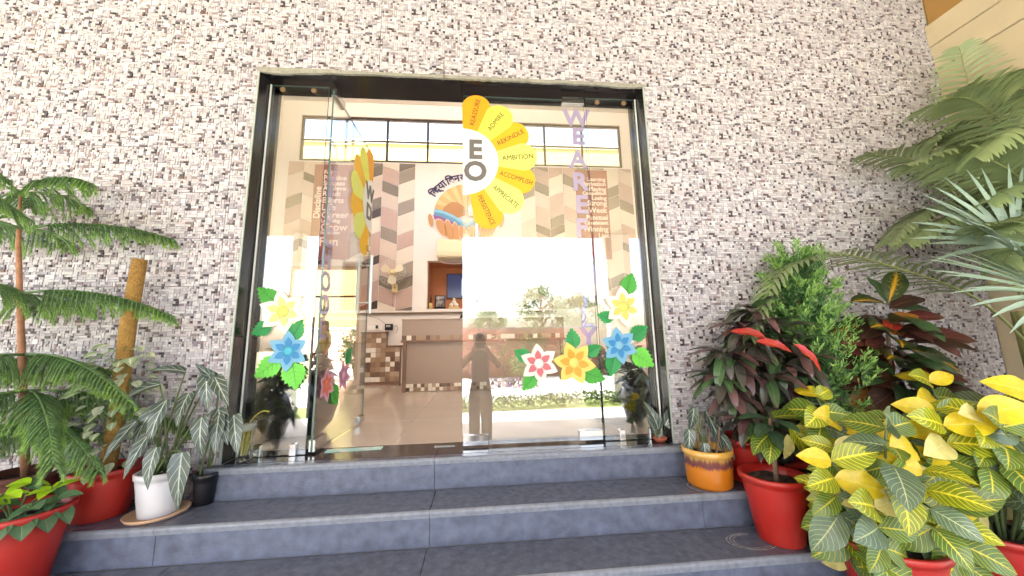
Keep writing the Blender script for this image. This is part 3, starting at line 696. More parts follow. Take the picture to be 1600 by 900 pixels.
# school emblem
em = thing('wall_emblem', 'round painted emblem with hands and shell under an arc of letters', 'emblem', (1.222, RY1 - .002, 3.15))
def epoly(name, pts, d0, d1, c, nm):
    q = MB(); q.prism([(x, -d1, z) for x, z in pts], (0, d1 - d0, 0)); return q.build(name, mat('emblem_' + nm, c, .5, var=.05), em)
arc = lambda r, a, b, n=24, sx=1.0, sz=1.0: [(sx * r * math.cos(rad(a + (b - a) * i / n)), sz * r * math.sin(rad(a + (b - a) * i / n))) for i in range(n + 1)]
for i in range(18):
    a = 180 - i * 10; epoly('sun_ray', arc(.62, a, a - 9.2, 3) + [(.05 * math.cos(rad(a - 5)), .05 * math.sin(rad(a - 5)))], .002, .010 + .002 * (i % 2), S(206, 164, 96) if i % 2 else S(220, 184, 120), 'ray%d' % (i % 2))
for s in (-1, 1):
    epoly('hill', [(s * x, z) for x, z in ((.02, -.02), (.05, .16), (.16, .24), (.28, .25), (.40, .17), (.46, .08), (.40, .0), (.2, -.08))], .014, .018, S(176, 122, 66), 'hill')
    for j, (o, c, nm) in enumerate(((0, S(136, 186, 206), 'blue'), (-.06, S(92, 140, 170), 'blue2'))):
        epoly('river', [(s * x, z + o) for x, z in ((.62, .10), (.45, .07), (.25, -.02), (.1, -.12), (0, -.18), (0, -.27), (.12, -.19), (.3, -.08), (.48, 0), (.62, .035))], .019 + .003 * j, .022 + .003 * j, c, nm)
    epoly('drape', [(s * x, z) for x, z in ((.64, -.02), (.5, -.035), (.3, -.1), (.2, -.18), (.34, -.2), (.55, -.22))], .015, .020, S(140, 70, 130), 'purple')
    for j, (cx, cz, l, w_, ro) in enumerate(((.68, -.13, .13, .045, -10), (.46, -.28, .19, .09, -30), (.32, -.34, .22, .07, -14), (.2, -.37, .2, .055, -8), (.1, -.36, .13, .04, -4), (.04, -.33, .07, .028, 0))):
        pts = [(s * (cx + w_ * math.cos(u) * math.cos(rad(ro)) - l * math.sin(u) * math.sin(rad(ro))), cz + w_ * math.cos(u) * math.sin(rad(ro)) + l * math.sin(u) * math.cos(rad(ro))) for u in [2 * PI * k / 16 for k in range(16)]]
        epoly('finger', pts, .020 + .002 * j, .0245 + .002 * j, S(190, 134, 78), 'hand')
        epoly('finger_outline', [((x - s * cx) * 1.14 + s * cx, (z - cz) * 1.09 + cz) for x, z in pts], .0195 + .002 * j, .0225 + .002 * j, S(232, 206, 176), 'outline')
sh = MB(); sh.sphere((.09, -.04, .07), .13, 16, 10, (.8, .35, 1)); sh.build('shell', mat('emblem_shell', S(238, 234, 228), .4), em, True)
sp = MB(); pts = []
for k in range(40):
    a = k * .32; r = .115 - .0026 * k; pts.append((.09 + r * .8 * math.cos(a), -.088 + .00035 * k, .07 + r * math.sin(a)))
sp.tube(pts, .006, 5); sp.build('shell_spiral', mat('emblem_spiral', S(176, 168, 160), .5), em)
M_HIN = mat('violet_letter', S(62, 44, 84), .5)
glyphs = ['\u093f\u0935', '\u0926\u094d\u092f\u093e', ' ', '\u093f\u0935', '\u0928', '\u092f']
aa = 150.0
for g_, da in zip(glyphs, (11, 13, 6, 11, 9, 10)):
    if g_ != ' ':
        a = rad(aa - da / 2); r = .76
        try: me = text_mesh(g_, .20, .004, M_HIN, .006)
        except Exception: me = None
        if me and len(me.vertices): link('letter', me, em, up_text((r * math.cos(a), -.008, r * math.sin(a)), (math.sin(a), 0, -math.cos(a)), (math.cos(a), 0, math.sin(a))))
    aa -= da
# niche with television
ni = thing('wall_niche', 'recessed orange brown niche in the lobby wall holding a television', 'niche', (NX0, RY1, NZ0))
nw, nh = NX1 - NX0, NZ1 - NZ0; M_NI = mat('burnt_orange_paint', S(186, 116, 74), .6, var=.08, scale=2)
for n_, a in (('back_panel', (-.02, nw + .02, .62, .66, -.02, nh + .02)), ('side_panel', (-.02, -.0005, .151, .619, -.02, nh + .02)), ('side_panel', (nw + .0005, nw + .02, .151, .619, -.02, nh + .02)), ('top_panel', (0, nw, .151, .619, nh + .0005, nh + .02)), ('sill_panel', (0, nw, .151, .619, -.02, -.0005))):
    q = MB(); q.box(*a); q.build(n_, M_NI, ni)
tv = thing('television', 'flat black television mounted inside the orange niche', 'television', (.80, 5.0, 1.59))
q = MB(); q.bbox(0, .86, -.02, .015, 0, .51, .006); q.build('bezel', M_BLACK, tv)
def emis(name, col, st):
    m = bpy.data.materials.new(name); m.use_nodes = True; b = m.node_tree.nodes['Principled BSDF']; b.inputs['Base Color'].default_value = (.01, .01, .015, 1)
    b.inputs['Emission Color'].default_value = col; b.inputs['Emission Strength'].default_value = st; b.inputs['Roughness'].default_value = .15; return m
q = MB(); q.box(.015, .845, -.0215, -.0205, .015, .495); q.build('screen', emis('dark_screen', S(46, 56, 100), .10), tv)
q = MB(); q.box(.30, .60, -.0235, -.0225, .06, .40); q.build('screen_picture', emis('screen_picture', S(190, 210, 255), .18), tv)
q = MB(); q.box(.3, .5, .016, .07, .15, .35); q.build('wall_bracket', M_METAL, tv)
# things on the niche sill
def small(name, label, cat, loc, parts):
    t = thing(name, label, cat, loc)
    for n_, mb, m in parts: mb.build(n_, m, t, True)
    return t
q1 = MB(); q1.bbox(0, .2, 0, .02, .03, .27, .004); q2 = MB(); q2.box(.02, .18, -.003, -.001, .05, .25); q3 = MB(); q3.bbox(-.01, .21, -.01, .05, 0, .029, .003)
small('photo_frame', 'black picture frame on the niche sill', 'picture frame', (.62, 4.52, NZ0), [('frame', q1, M_BLACK), ('picture', q2, mat('photo_print', S(60, 58, 70), .3, col2=S(190, 180, 170), scale=9)), ('foot', q3, M_BLACK)])
q1 = MB(); q1.tube([(0, 0, 0), (0, 0, .12)], [.035, .03], 12); q2 = MB(); [q2.tube([(0, 0, .1), (.02 * math.cos(k * 1.3), .02 * math.sin(k * 1.3), .24 + .01 * k)], .004, 5) for k in range(5)]
small('pen_holder', 'small pen cup on the niche sill by the picture frame', 'pen holder', (.55, 4.5, NZ0), [('cup', q1, mat('yellow_cup', S(206, 176, 110), .5)), ('pens', q2, M_BLACK)])
q1 = MB(); q1.bbox(-.1, .1, -.04, .04, 0, .05, .006); q2 = MB()
for xx, zz, rr in ((-.05, .085, .04), (.045, .085, .04), (0, .13, .045), (0, .19, .028)): q2.sphere((xx, 0, zz), rr, 10, 7)
small('figurine', 'small white seated figurine on the niche sill', 'figurine', (.98, 4.52, NZ0), [('plinth', q1, mat('gilt', S(206, 176, 120), .4)), ('figure', q2, mat('ivory_resin', S(226, 214, 196), .4))])
q1 = MB(); q1.bbox(-.05, .05, -.02, .02, 0, .16, .004); q2 = MB(); q2.box(-.035, .035, -.022, -.0205, .03, .13)
small('desk_clock', 'small square clock on the niche sill below the television', 'clock', (1.24, 4.52, NZ0), [('case', q1, mat('tan_case', S(190, 150, 110), .5)), ('face', q2, M_WHITE)])
# air conditioner
ac = thing('air_conditioner', 'cream split air conditioner on the wall above the niche', 'air conditioner', (.69, RY1, 2.235))
q = MB(); prof = [(-.001, .0), (-.15, .0), (-.20, .05), (-.21, .12), (-.205, .30), (-.17, .365), (-.001, .365)]; q.prism([(0, y, z) for y, z in prof], (.98, 0, 0)); q.build('casing', mat('ac_cream', S(222, 206, 170), .4), ac)
q = MB(); q.bbox(.04, .94, -.206, -.15, .012, .045, .003); q.build('louvre', mat('ac_louvre', S(168, 150, 120), .4), ac)
q = MB(); q.tube([(.05, -.02, 0), (.08, -.03, -.05), (.3, -.03, -.07), (.6, -.02, -.05)], .006, 6); q.build('cable', M_WHITE, ac)
# wall fan
fan = thing('wall_fan', 'cream wall mounted fan on the chevron cladding', 'fan', (-.09, 4.12, 1.96))
M_FAN = mat('fan_cream', S(214, 190, 140), .4); q = MB()
for r in (.06, .10, .14, .18, .22, .24): q.tube([(r * math.cos(2 * PI * k / 28), -.05 + .10 * (r / .24) ** 2 * .5, r * math.sin(2 * PI * k / 28)) for k in range(29)], .0022, 4, False)
for k in range(20):
    a = 2 * PI * k / 20; q.tube([(.05 * math.cos(a), -.05, .05 * math.sin(a)), (.15 * math.cos(a), -.04, .15 * math.sin(a)), (.24 * math.cos(a), .0, .24 * math.sin(a)), (.12 * math.cos(a), .07, .12 * math.sin(a))], .0015, 4, False)
q.build('cage', mat('fan_wire', S(206, 200, 186), .4), fan)
for k in range(3):
    a = 2 * PI * k / 3 + .4; q = MB(); pl = []
    for u, w_ in ((.05, .03), (.10, .07), (.16, .095), (.205, .07), (.21, 0), (.19, -.05), (.12, -.045), (.05, -.03)): pl.append((u * math.cos(a) - w_ * math.sin(a), .01 + w_ * .25, u * math.sin(a) + w_ * math.cos(a)))
    q.prism(pl, (0, .004, 0)); q.build('blade', mat('fan_blade', S(222, 208, 178), .35), fan)
q = MB(); q.sphere((0, -.02, 0), .055, 14, 8, (1, .7, 1)); q.build('hub', M_FAN, fan, True)
q = MB(); q.lathe([(.06, 0), (.07, .05), (.05, .11), (.01, .12)], 14); q.build('motor', M_FAN, fan, True, Matrix.Rotation(-PI / 2, 4, 'X') @ Matrix.Translation((0, 0, .03)))
q = MB(); q.tube([(0, .12, 0), (0, .16, -.12), (0, .26, -.26)], .018, 8); q.build('arm', M_FAN, fan, True)
q = MB(); q.bbox(-.05, .05, .235, .267, -.34, -.18, .006); q.build('wall_base', M_FAN, fan)
q = MB(); q.tube([(-.03, .25, -.34), (-.03, .25, -.55)], .002, 4); q.sphere((-.03, .25, -.56), .012, 6, 4); q.build('pull_cord', M_DARK, fan)
# mosaic helper
MO = [S(150, 122, 100), S(118, 92, 76), S(176, 152, 130), S(104, 80, 66), S(228, 220, 208), S(136, 108, 90), S(160, 134, 112)]
def mosaic(name, parent, x0, x1, z0, z1, y, s, seed):
    rg = random.Random(seed); q = MB(); nx = max(1, round((x1 - x0) / s)); nz = max(1, round((z1 - z0) / s)); dx = (x1 - x0) / nx; dz = (z1 - z0) / nz
    for i in range(nx):
        for j in range(nz):
            h = rg.choice([.004, .006, .008]); c = MO[4] if rg.random() < .16 else rg.choice(MO); q.box(x0 + i * dx + .0015, x0 + (i + 1) * dx - .0015, y - h, y - .0005, z0 + j * dz + .0015, z0 + (j + 1) * dz - .0015, 0, c)
    return tag(q.build(name, mat('lobby_mosaic', None, .35, vcol=True, var=.1, scale=30), parent), kind='stuff')
M_LAM = mat('mauve_laminate', S(156, 136, 124), .4, var=.03, scale=3); M_LAMD = mat('brown_edging', S(128, 96, 78), .45)
cn = thing('mosaic_counter', 'stepped low counter clad in brown and white mosaic against lobby wall', 'counter', (-.60, 4.24, 0))
q = MB(); q.box(0, .42, .004, .14, 0, .885); q.box(.4201, .66, .004, .14, 0, .645); q.build('body', M_LAMD, cn)
q = MB(); q.bbox(-.01, .435, -.02, .15, .886, .91, .003); q.build('top', M_LAMD, cn); q = MB(); q.bbox(.4365, .68, -.02, .15, .646, .67, .003); q.build('top', M_LAMD, cn)
mosaic('mosaic', cn, 0, .42, .05, .885, .004, .0835, 3); mosaic('mosaic', cn, .42, .66, .05, .645, .004, .08, 4)
ph = thing('wall_telephone', 'small black wall telephone with wires above the mosaic counter', 'telephone', (-.17, RY1, 1.0))
q = MB(); q.bbox(-.07, .07, -.05, -.001, -.055, .055, .006); q.build('body', M_BLACK, ph); q = MB(); q.box(-.045, .03, -.052, -.0505, .0, .035); q.build('display', mat('lcd', S(150, 160, 150), .3), ph)
q = MB(); q.tube([(.07, -.02, 0), (.13, -.03, .03), (.16, -.03, -.04), (.12, -.02, -.12)], .004, 5); q.tube([(-.06, -.02, .05), (-.2, -.02, .16), (-.36, -.01, .2)], .003, 5); q.build('wire', M_BLACK, ph)
sk = thing('switch_plate', 'white socket plate on the wall left of the telephone', 'socket', (-.42, RY1, .985))
q = MB(); q.bbox(-.12, .12, -.02, -.001, -.04, .04, .004); q.build('plate', M_WHITE, sk); q = MB(); q.bbox(.02, .06, -.05, -.021, -.01, .05, .004); q.build('plug', M_BLACK, sk)
# reception desk
dk = thing('reception_desk', 'mauve brown reception desk with mosaic bands in the lobby', 'desk', (.36, 3.05, 0))
q = MB(); q.box(.05, 2.3, .02, .6, .0, .70); q.build('body', M_LAM, dk); q = MB(); q.bbox(0, .049, -.012, .62, 0, .70, .003); q.build('end_post', M_LAMD, dk); q = MB(); q.bbox(2.301, 2.35, -.012, .62, 0, .70, .003); q.build('end_post', M_LAMD, dk)
q = MB(); q.bbox(-.03, 2.38, -.02, .64, .7005, .73, .003); q.build('worktop', M_LAMD, dk); q = MB(); q.box(-.02, 2.37, .0, .03, .7305, 1.02); q.build('screen_panel', M_LAM, dk); q = MB(); q.bbox(-.03, 2.38, -.01, .24, 1.0205, 1.04, .003); q.build('ledge', M_LAM, dk)
mosaic('mosaic', dk, -.02, 2.37, .731, .80, -.0005, .069, 6); mosaic('mosaic', dk, .05, 2.3, .012, .115, .0195, .052, 7)

# ================================================================== PLANTS
def leaf_geo(L, Wd, prof, droop=0.6, fold=0.25, ns=8, nw=4, wav=0.0, petiole=0.0):
    """blade from the origin along +Y, upper side +Z; returns verts, faces, uvs per vertex"""
    vs, fs, uv = [], [], []
    y = z = 0.0; a = 0.0
    cl = []
    for i in range(ns + 1):
        t = i / ns; cl.append((y, z, a)); a2 = -droop * t
        y += L / ns * math.cos(a2); z += L / ns * math.sin(a2); a = a2
    for i in range(ns + 1):
        t = i / ns; w = Wd * prof(t)
        for j in range(nw + 1):
            s_ = -1 + 2 * j / nw
            zz = cl[i][1] + fold * abs(s_) * w + wav * w * math.sin(t * 14 + j * 1.7) * abs(s_)
            vs.append((s_ * w, cl[i][0] + abs(s_) * 0.0, zz)); uv.append((j / nw, t))
    for i in range(ns):
        for j in range(nw):
            k = i * (nw + 1) + j; fs.append((k, k + 1, k + nw + 2, k + nw + 1))
    return vs, fs, uv
def uv_mesh(name, vs, fs, uv, m, smooth=True):
    me = bpy.data.meshes.new(name); me.from_pydata(vs, [], fs); me.materials.append(m)
    l = me.uv_layers.new(name='UVMap'); buf = []
    for f in fs:
        for i in f: buf += uv[i]
    l.data.foreach_set('uv', buf)
    if smooth: me.polygons.foreach_set('use_smooth', [True] * len(fs))
    me.update(); return me
ovate = lambda t: max(0.02, math.sin(PI * min(1, t ** 0.8)) ** 0.85)
lance = lambda t: max(0.02, math.sin(PI * t) ** 0.7)
strap = lambda t: max(0.03, min(1.0, 4 * t + .2) * (1 - t ** 4) ** .8)
def arrow(t): return max(0.02, (1.0 - 0.35 * t) * math.sin(PI * min(1, (t * .86 + .14) ** .75)) ** .8)
def potted(name, label, cat, loc, h, r0, r1, m=None, rim=.014, group=None, soil=M_SOIL, pot_name='pot'):
    t = thing(name, label, cat, loc, group); m = m or M_RED
    q = MB(); prof = [(r0 * .96, .0005), (r0, .004), (r1 - .002, h - .05), (r1, h - .03), (r1 + rim, h - .028), (r1 + rim + .002, h - .004), (r1 + rim - .004, h), (r1 - .006, h - .002), (r1 - .01, h - .04)]
    q.lathe(prof, 36); q.add([(r0 * .96 * math.cos(2 * PI * k / 36), r0 * .96 * math.sin(2 * PI * k / 36), .001) for k in range(36)], [tuple(range(36))[::-1]])
    p = q.build(pot_name, m, t, True)
    q = MB(); rg = random.Random(int(loc[0] * 1000)); n = 20; rr = r1 - .008; vs = [(0, 0, h - .03)]; fs = []
    for i, f in enumerate((.35, .7, 1.0)):
        for k in range(n): a = 2 * PI * k / n; vs.append((rr * f * math.cos(a), rr * f * math.sin(a), h - .036 + rg.uniform(-.006, .008)))
    for k in range(n): fs.append((0, 1 + k, 1 + (k + 1) % n))
    for i in range(2):
        for k in range(n): fs.append((1 + i * n + k, 1 + (i + 1) * n + k, 1 + (i + 1) * n + (k + 1) % n, 1 + i * n + (k + 1) % n))
    q.add(vs, fs); q.build('soil', soil, p)
    return t
def leaf_at(t, me, base, dirv, up=(0, 0, 1), s=1.0, name='leaf'):
    o = link(name, me, t); o.matrix_local = axes(base, dirv, up) @ Matrix.Scale(s, 4); return o
def curve3(p0, p1, p2, n=8):
    p0, p1, p2 = Vector(p0), Vector(p1), Vector(p2); return [(p0 * (1 - t) ** 2 + p1 * 2 * t * (1 - t) + p2 * t * t) for t in [i / n for i in range(n + 1)]]

# ---- alocasia (dark leaves, pale veins)
L_ALO = leaf_mat('alocasia_leaf', Q(70, 86, 78), Q(214, 224, 208), 5, .22, .11, slant=.30, rough=.3, rnd=.12, shape=.9, trans=.08)
ALO = [uv_mesh('alocasia_leaf', *leaf_geo(.2, .040, arrow, dr_, .22, 10, 6, .06), L_ALO) for dr_ in (.3, .6, .95)]
def alocasia(t, base, tips, seed):
    rg = random.Random(seed)
    for (tip, dv, sc) in tips:
        tip = Vector(tip); b = Vector(base) + Vector((rg.uniform(-.03, .03), rg.uniform(-.03, .03), 0))
        q = MB(); q.tube(curve3(b, (b + tip) / 2 + Vector((0, 0, .10)), tip, 7), [.006 - .0004 * i for i in range(8)], 6); q.build('stalk', M_GSTEM, t, True)
        leaf_at(t, rg.choice(ALO), tip, dv, (dv[0] * .3, -.75, .65), sc)
o = (-.165, -.185, -RI)
t = potted('alocasia_plant', 'alocasia with pale veined leaves in white pot on clay saucer', 'potted plant', o, .215, .075, .10, mat('white_ceramic', Q(226, 226, 230), .3), .006)
q = MB(); q.lathe([(.11, .0002), (.12, .003), (.13, .018), (.124, .02), (.113, .008), (.02, .006)], 30); q.build('saucer', mat('clay_saucer', Q(196, 160, 130), .7), t, True)
Z = lambda x, y, z: (x - o[0], y - o[1], z - o[2])
alocasia(t, (0, 0, .2), [(Z(-.20, -.23, .36), (-.35, -.35, -.85), 1.1), (Z(-.22, -.20, .47), (-.7, -.3, -.15), .95), (Z(-.12, -.27, .40), (-.1, -.4, -.8), 1.15), (Z(-.13, -.16, .53), (-.25, -.3, .15), .8), (Z(-.02, -.16, .52), (.25, -.35, -.75), 1.05),
                         (Z(.02, -.16, .50), (.55, -.3, -.6), 1.0), (Z(.02, -.22, .30), (.2, -.4, -.85), 1.05), (Z(-.02, -.27, .14), (.15, -.25, -.95), 1.3), (Z(-.16, -.30, .24), (-.2, -.4, -.85), 1.0), (Z(-.11, -.31, .18), (.05, -.4, -.9), .95),
                         (Z(.05, -.15, .33), (.45, -.35, -.7), 1.05), (Z(-.07, -.2, .42), (.1, -.5, -.5), .9), (Z(-.25, -.27, .30), (-.4, -.4, -.8), 1.0)], 3)
# black pot behind
t = potted('small_black_pot', 'black plastic pot with alocasia leaves behind the white pot', 'potted plant', (-.025, -.075, -RI), .16, .045, .056, M_BLACK, .004)
o = (-.025, -.075, -RI)
alocasia(t, (0, 0, .13), [(Z(.12, -.13, .29), (.35, -.35, -.85), 1.1), (Z(.07, -.17, .30), (.2, -.4, -.9), 1.0), (Z(.02, -.11, .45), (-.1, -.3, .3), .9)], 8)
# ---- glass vase on the sill
vs_ = thing('glass_vase', 'flared glass vase with yellow stems on the granite sill', 'vase', (.085, .045, 0))
q = MB(); q.lathe([(.002, .003), (.034, .003), (.037, .0005), (.038, .006), (.030, .03), (.034, .09), (.046, .17), (.064, .225), (.0625, .226), (.043, .17), (.031, .09), (.027, .035), (.002, .03)], 28); q.build('bowl', glass_mat('vase_glass', (.95, .97, .93, 1), 1.45), vs_, True)
q = MB(); rg = random.Random(2)
for k in range(16):
    a = rg.uniform(0, 2 * PI); r = rg.uniform(.005, .02); q.tube([(r * math.cos(a), r * math.sin(a), .035), (r * 1.5 * math.cos(a + .4), r * 1.5 * math.sin(a + .4), .11), (r * 1.7 * math.cos(a + .7), r * 1.7 * math.sin(a + .7), .17)], .0035, 5)
q.build('stems', mat('yellow_green_stem', Q(170, 160, 70), .5, var=.3, scale=80), vs_)
q = MB(); q.lathe([(.002, .172), (.043, .172), (.052, .2), (.055, .205), (.002, .207)], 24); q.build('water', mat('milky_water', Q(210, 212, 206), .2), vs_, True)
q = MB(); q.tube(curve3((.01, 0, .2), (.07, -.01, .30), (.13, -.01, .275), 8), .004, 6); q.build('stalk', MATS['yellow_green_stem'], vs_, True)
leaf_at(vs_, uv_mesh('small_leaf', *leaf_geo(.05, .02, ovate, .4, .2, 6, 4), leaf_mat('light_leaf', Q(140, 196, 84), Q(190, 220, 130), 6, .12, .08)), (-.02, -.02, .21), (-.6, -.4, .2))
# ---- small dish with alocasia cutting on the sill, in a clear cup
t = thing('clay_dish_plant', 'small clay dish with an alocasia cutting on the granite sill', 'potted plant', (2.625, .05, 0)); o = (2.625, .05, 0)
q = MB(); q.lathe([(.002, .002), (.028, .0005), (.042, .02), (.044, .026), (.038, .026), (.03, .012), (.002, .012)], 24); q.build('dish', mat('terracotta', Q(178, 92, 66), .8), t, True)
q = MB(); q.lathe([(.026, .013), (.033, .08), (.032, .08), (.025, .014)], 20); q.build('cup', MATS['vase_glass'], t, True)
alocasia(t, (0, 0, .02), [((-.02, -.03, .08), (-.25, -.1, .9), 1.0), ((.03, -.02, .10), (.5, -.1, .8), 1.1), ((-.04, -.03, .05), (-.3, -.3, .7), .7)], 12)
# ---- yellow-brown glazed pot
def glaze():
    m = mat('amber_glaze', Q(198, 138, 44), .16, coat=.5); n, l = m.node_tree.nodes, m.node_tree.links; b = n['Principled BSDF']
    tc = n.new('ShaderNodeTexCoord'); sp = n.new('ShaderNodeSeparateXYZ'); l.new(tc.outputs['Object'], sp.inputs[0])
    nz = n.new('ShaderNodeTexNoise'); nz.inputs['Scale'].default_value = 75; mp = n.new('ShaderNodeMapping'); mp.inputs['Scale'].default_value = (1, 1, .15); l.new(tc.outputs['Object'], mp.inputs[0]); l.new(mp.outputs[0], nz.inputs['Vector'])
    ad = n.new('ShaderNodeMath'); ad.operation = 'MULTIPLY_ADD'; ad.inputs[1].default_value = .05; l.new(nz.outputs[0], ad.inputs[0]); l.new(sp.outputs[2], ad.inputs[2])
    cr = n.new('ShaderNodeValToRGB'); l.new(ad.outputs[0], cr.inputs[0]); e = cr.color_ramp.elements
    e[0].position = .0; e[0].color = Q(182, 106, 24); e[1].position = .135; e[1].color = Q(196, 118, 30)
    for p, c in ((.15, Q(110, 66, 70)), (.172, Q(134, 84, 76)), (.19, Q(212, 166, 90)), (.24, Q(214, 162, 66))): x = e.new(p); x.color = c
    l.new(cr.outputs[0], b.inputs['Base Color']); return m
o = (2.77, -.215, -RI)
t = thing('glazed_pot_plant', 'alocasia cuttings in a yellow and brown drip glazed pot', 'potted plant', o)
q = MB(); q.lathe([(.09, .001), (.115, .003), (.122, .02), (.127, .10), (.128, .17), (.133, .172), (.136, .182), (.134, .20), (.126, .205), (.118, .202), (.116, .16)], 40); p = q.build('pot', glaze(), t, True)
q = MB(); q.lathe([(.117, .165), (.08, .172), (.03, .168), (.002, .172)], 24, wob=.02); q.build('soil', M_SOIL, p)
alocasia(t, (0, .02, .16), [((-.09, .01, .30), (-.2, -.3, -.9), .9), ((.03, .02, .40), (.25, -.3, -.9), 1.25), ((-.05, -.06, .24), (-.1, -.3, -.9), .75), ((.08, .0, .28), (.1, -.5, -.4), .8), ((-.03, .04, .42), (-.2, -.1, -.9), .8)], 15)
for k in range(6):
    a = k * 1.1; q = MB(); q.tube([(.05 * math.cos(a), .05 * math.sin(a), .165), (.07 * math.cos(a) + .02, .05 * math.sin(a), .28 + .02 * (k % 3))], [.006, .003], 6); q.build('stub', M_BARK, t)

# ---- coir pole with variegated pothos in red pot
o = (-.455, -.155, -RI)
t = potted('pole_climber_plant', 'variegated creeper climbing a brown coir pole in a red pot', 'potted plant', o, .235, .105, .13)
q = MB(); q.tube([(.0, 0, .15), (.01, .0, .55), (.0, .0, .95), (.006, .005, 1.33)], [.034, .033, .035, .033], 20); q.build('coir_pole', mat('coir', Q(172, 132, 66), .95, var=.25, scale=50, bump=1.0, bscale=160), t, True)
L_POT = leaf_mat('pothos_leaf', Q(150, 172, 130), Q(226, 232, 208), 4, .5, .25, rnd=.15, irregular=.5)
L_POT2 = leaf_mat('pothos_leaf_pale', Q(206, 216, 184), Q(120, 150, 96), 3, .3, .1, rnd=.12, irregular=.6)
PO = [uv_mesh('pothos_leaf', *leaf_geo(.058, .022, ovate, .5, .25, 6, 4), m_) for m_ in (L_POT, L_POT2)]
rg = random.Random(21)
for k in range(5):
    a = k * 1.25; pts = []
    for i in range(14):
        zz = .2 + .05 * i * (1 + .08 * k); rr = .052 + .03 * (i % 3 == 0) + (.035 * math.sin(i * .9 + k)); an = a + i * .35
        if zz > .88: break
        pts.append((rr * math.cos(an), rr * math.sin(an), zz))
    q = MB(); q.tube(pts, .0025, 5); q.build('vine', M_GSTEM, t)
for k in range(110):
    a = rg.uniform(-PI, .6); zz = .24 + .62 * rg.random() ** 1.2; rr = .055 + rg.random() * (.11 if zz < .66 else .05)
    b = Vector((rr * math.cos(a), rr * math.sin(a), zz)); d = Vector((math.cos(a) * .8, math.sin(a) * .8 - .25, rg.uniform(-.8, .2)))
    if b.y + o[1] > -.06: b.y = -.06 - o[1]
    leaf_at(t, rg.choice(PO), b, d, (.0, -.5, 1), rg.uniform(.75, 1.2))

# ---- araucaria (tiered pine)
M_ARA = mat('araucaria_green', S(112, 148, 92, .9), .55, rnd=.15, var=.25, scale=10, trans=.12); M_ARA2 = mat('araucaria_tip', S(142, 180, 90, .9), .5, var=.25, scale=10, trans=.15)
def arau_branch(p0, p1, p2, seed, nb=17, bl=.20):
    rg = random.Random(seed); pts = curve3(p0, p1, p2, 14); q = MB()
    q.tube(pts, [.007 * (1 - .7 * i / 14) for i in range(15)], 6, m=0)
    for i in range(nb):
        t = .16 + .84 * i / (nb - 1); f = t * 14; i0 = min(int(f), 13); c = pts[i0].lerp(pts[i0 + 1], f - i0); T = (pts[i0 + 1] - pts[i0]).normalized(); side = T.cross(Vector((0, 0, 1))).normalized()
        ln = bl * (1.05 - .75 * t) * rg.uniform(.6, 1.25)
        for sg in (-1, 1):
            d = (side * sg * .75 + T * .65 + Vector((0, 0, .05))).normalized(); path = [c]
            pp = c.copy(); dd = d.copy()
            for s_ in range(6):
                dd = (dd + Vector((0, 0, -.32 * rg.uniform(.6, 1.4)))).normalized(); pp = pp + dd * (ln / 6); path.append(pp.copy())
            q.tube(path, [.003, .0045, .0045, .004, .0036, .003, .001], 5, m=1 if t > .8 else 0)
            fr = frames(path)
            for s_ in range(0, 6):
                for w_ in range(22):
                    p, tt, u, v = fr[s_]; an = rg.uniform(0, 2 * PI); off = rg.random(); base = path[s_].lerp(path[s_ + 1], off); rd = u * math.cos(an) + v * math.sin(an)
                    tip = base + rd * .013 + tt * .016; sd = tt.cross(rd) * .0014
                    q.add([base + rd * .003 - sd, base + rd * .003 + sd, tip], [(0, 1, 2)], 1 if s_ >= 4 else 0)
    return q
o = (-.79, -.185, -RI)
t = potted('tiered_pine_plant', 'young tiered araucaria pine with drooping feathery branches', 'potted plant', o, .24, .11, .135, mat('brown_clay', Q(96, 52, 40), .8))
stem = [Z(-.79, -.185, 0), Z(-.80, -.23, .30), Z(-.83, -.26, .62), Z(-.88, -.27, .92), Z(-.95, -.26, 1.22), Z(-1.0, -.25, 1.5)]
q = MB(); q.tube(stem, [.017, .016, .014, .012, .010, .005], 9); q.build('stem', mat('pine_stem', Q(168, 120, 88), .8, var=.25, scale=30, bump=.4), t, True)
tiers = [(Z(-.95, -.26, 1.30), .62, .02, 5, .3), (Z(-.885, -.27, .95), .70, -.10, 6, .06), (Z(-.825, -.26, .64), .68, -.20, 7, -.25), (Z(-.80, -.23, .46), .66, -.24, 7, -.6), (Z(-.79, -.21, .30), .50, -.18, 6, -.3), (Z(-1.0, -.25, 1.50), .42, .05, 5, -.2)]
sd = 50
for (c, L, dz, n, a0) in tiers:
    c = Vector(c)
    for k in range(n):
        a = a0 + 2 * PI * k / n; sd += 1
        dx, dy = math.cos(a), math.sin(a)
        Lk = L
        if dy > 0: Lk = min(L, (.02 + abs(c.y + o[1]) - .06) / max(dy, .05))
        if Lk < .12: continue
        Lk = max(.15, Lk)
        p2 = c + Vector((dx * Lk, dy * Lk, dz * Lk / L - .02)); p1 = c + Vector((dx * Lk * .5, dy * Lk * .5, .10 * Lk / L + dz * .4))
        arau_branch(c, p1, p2, sd, max(10, int(26 * Lk / .62)), .20 if L > .4 else .13).build('branch', [M_ARA, M_ARA2], t, True)
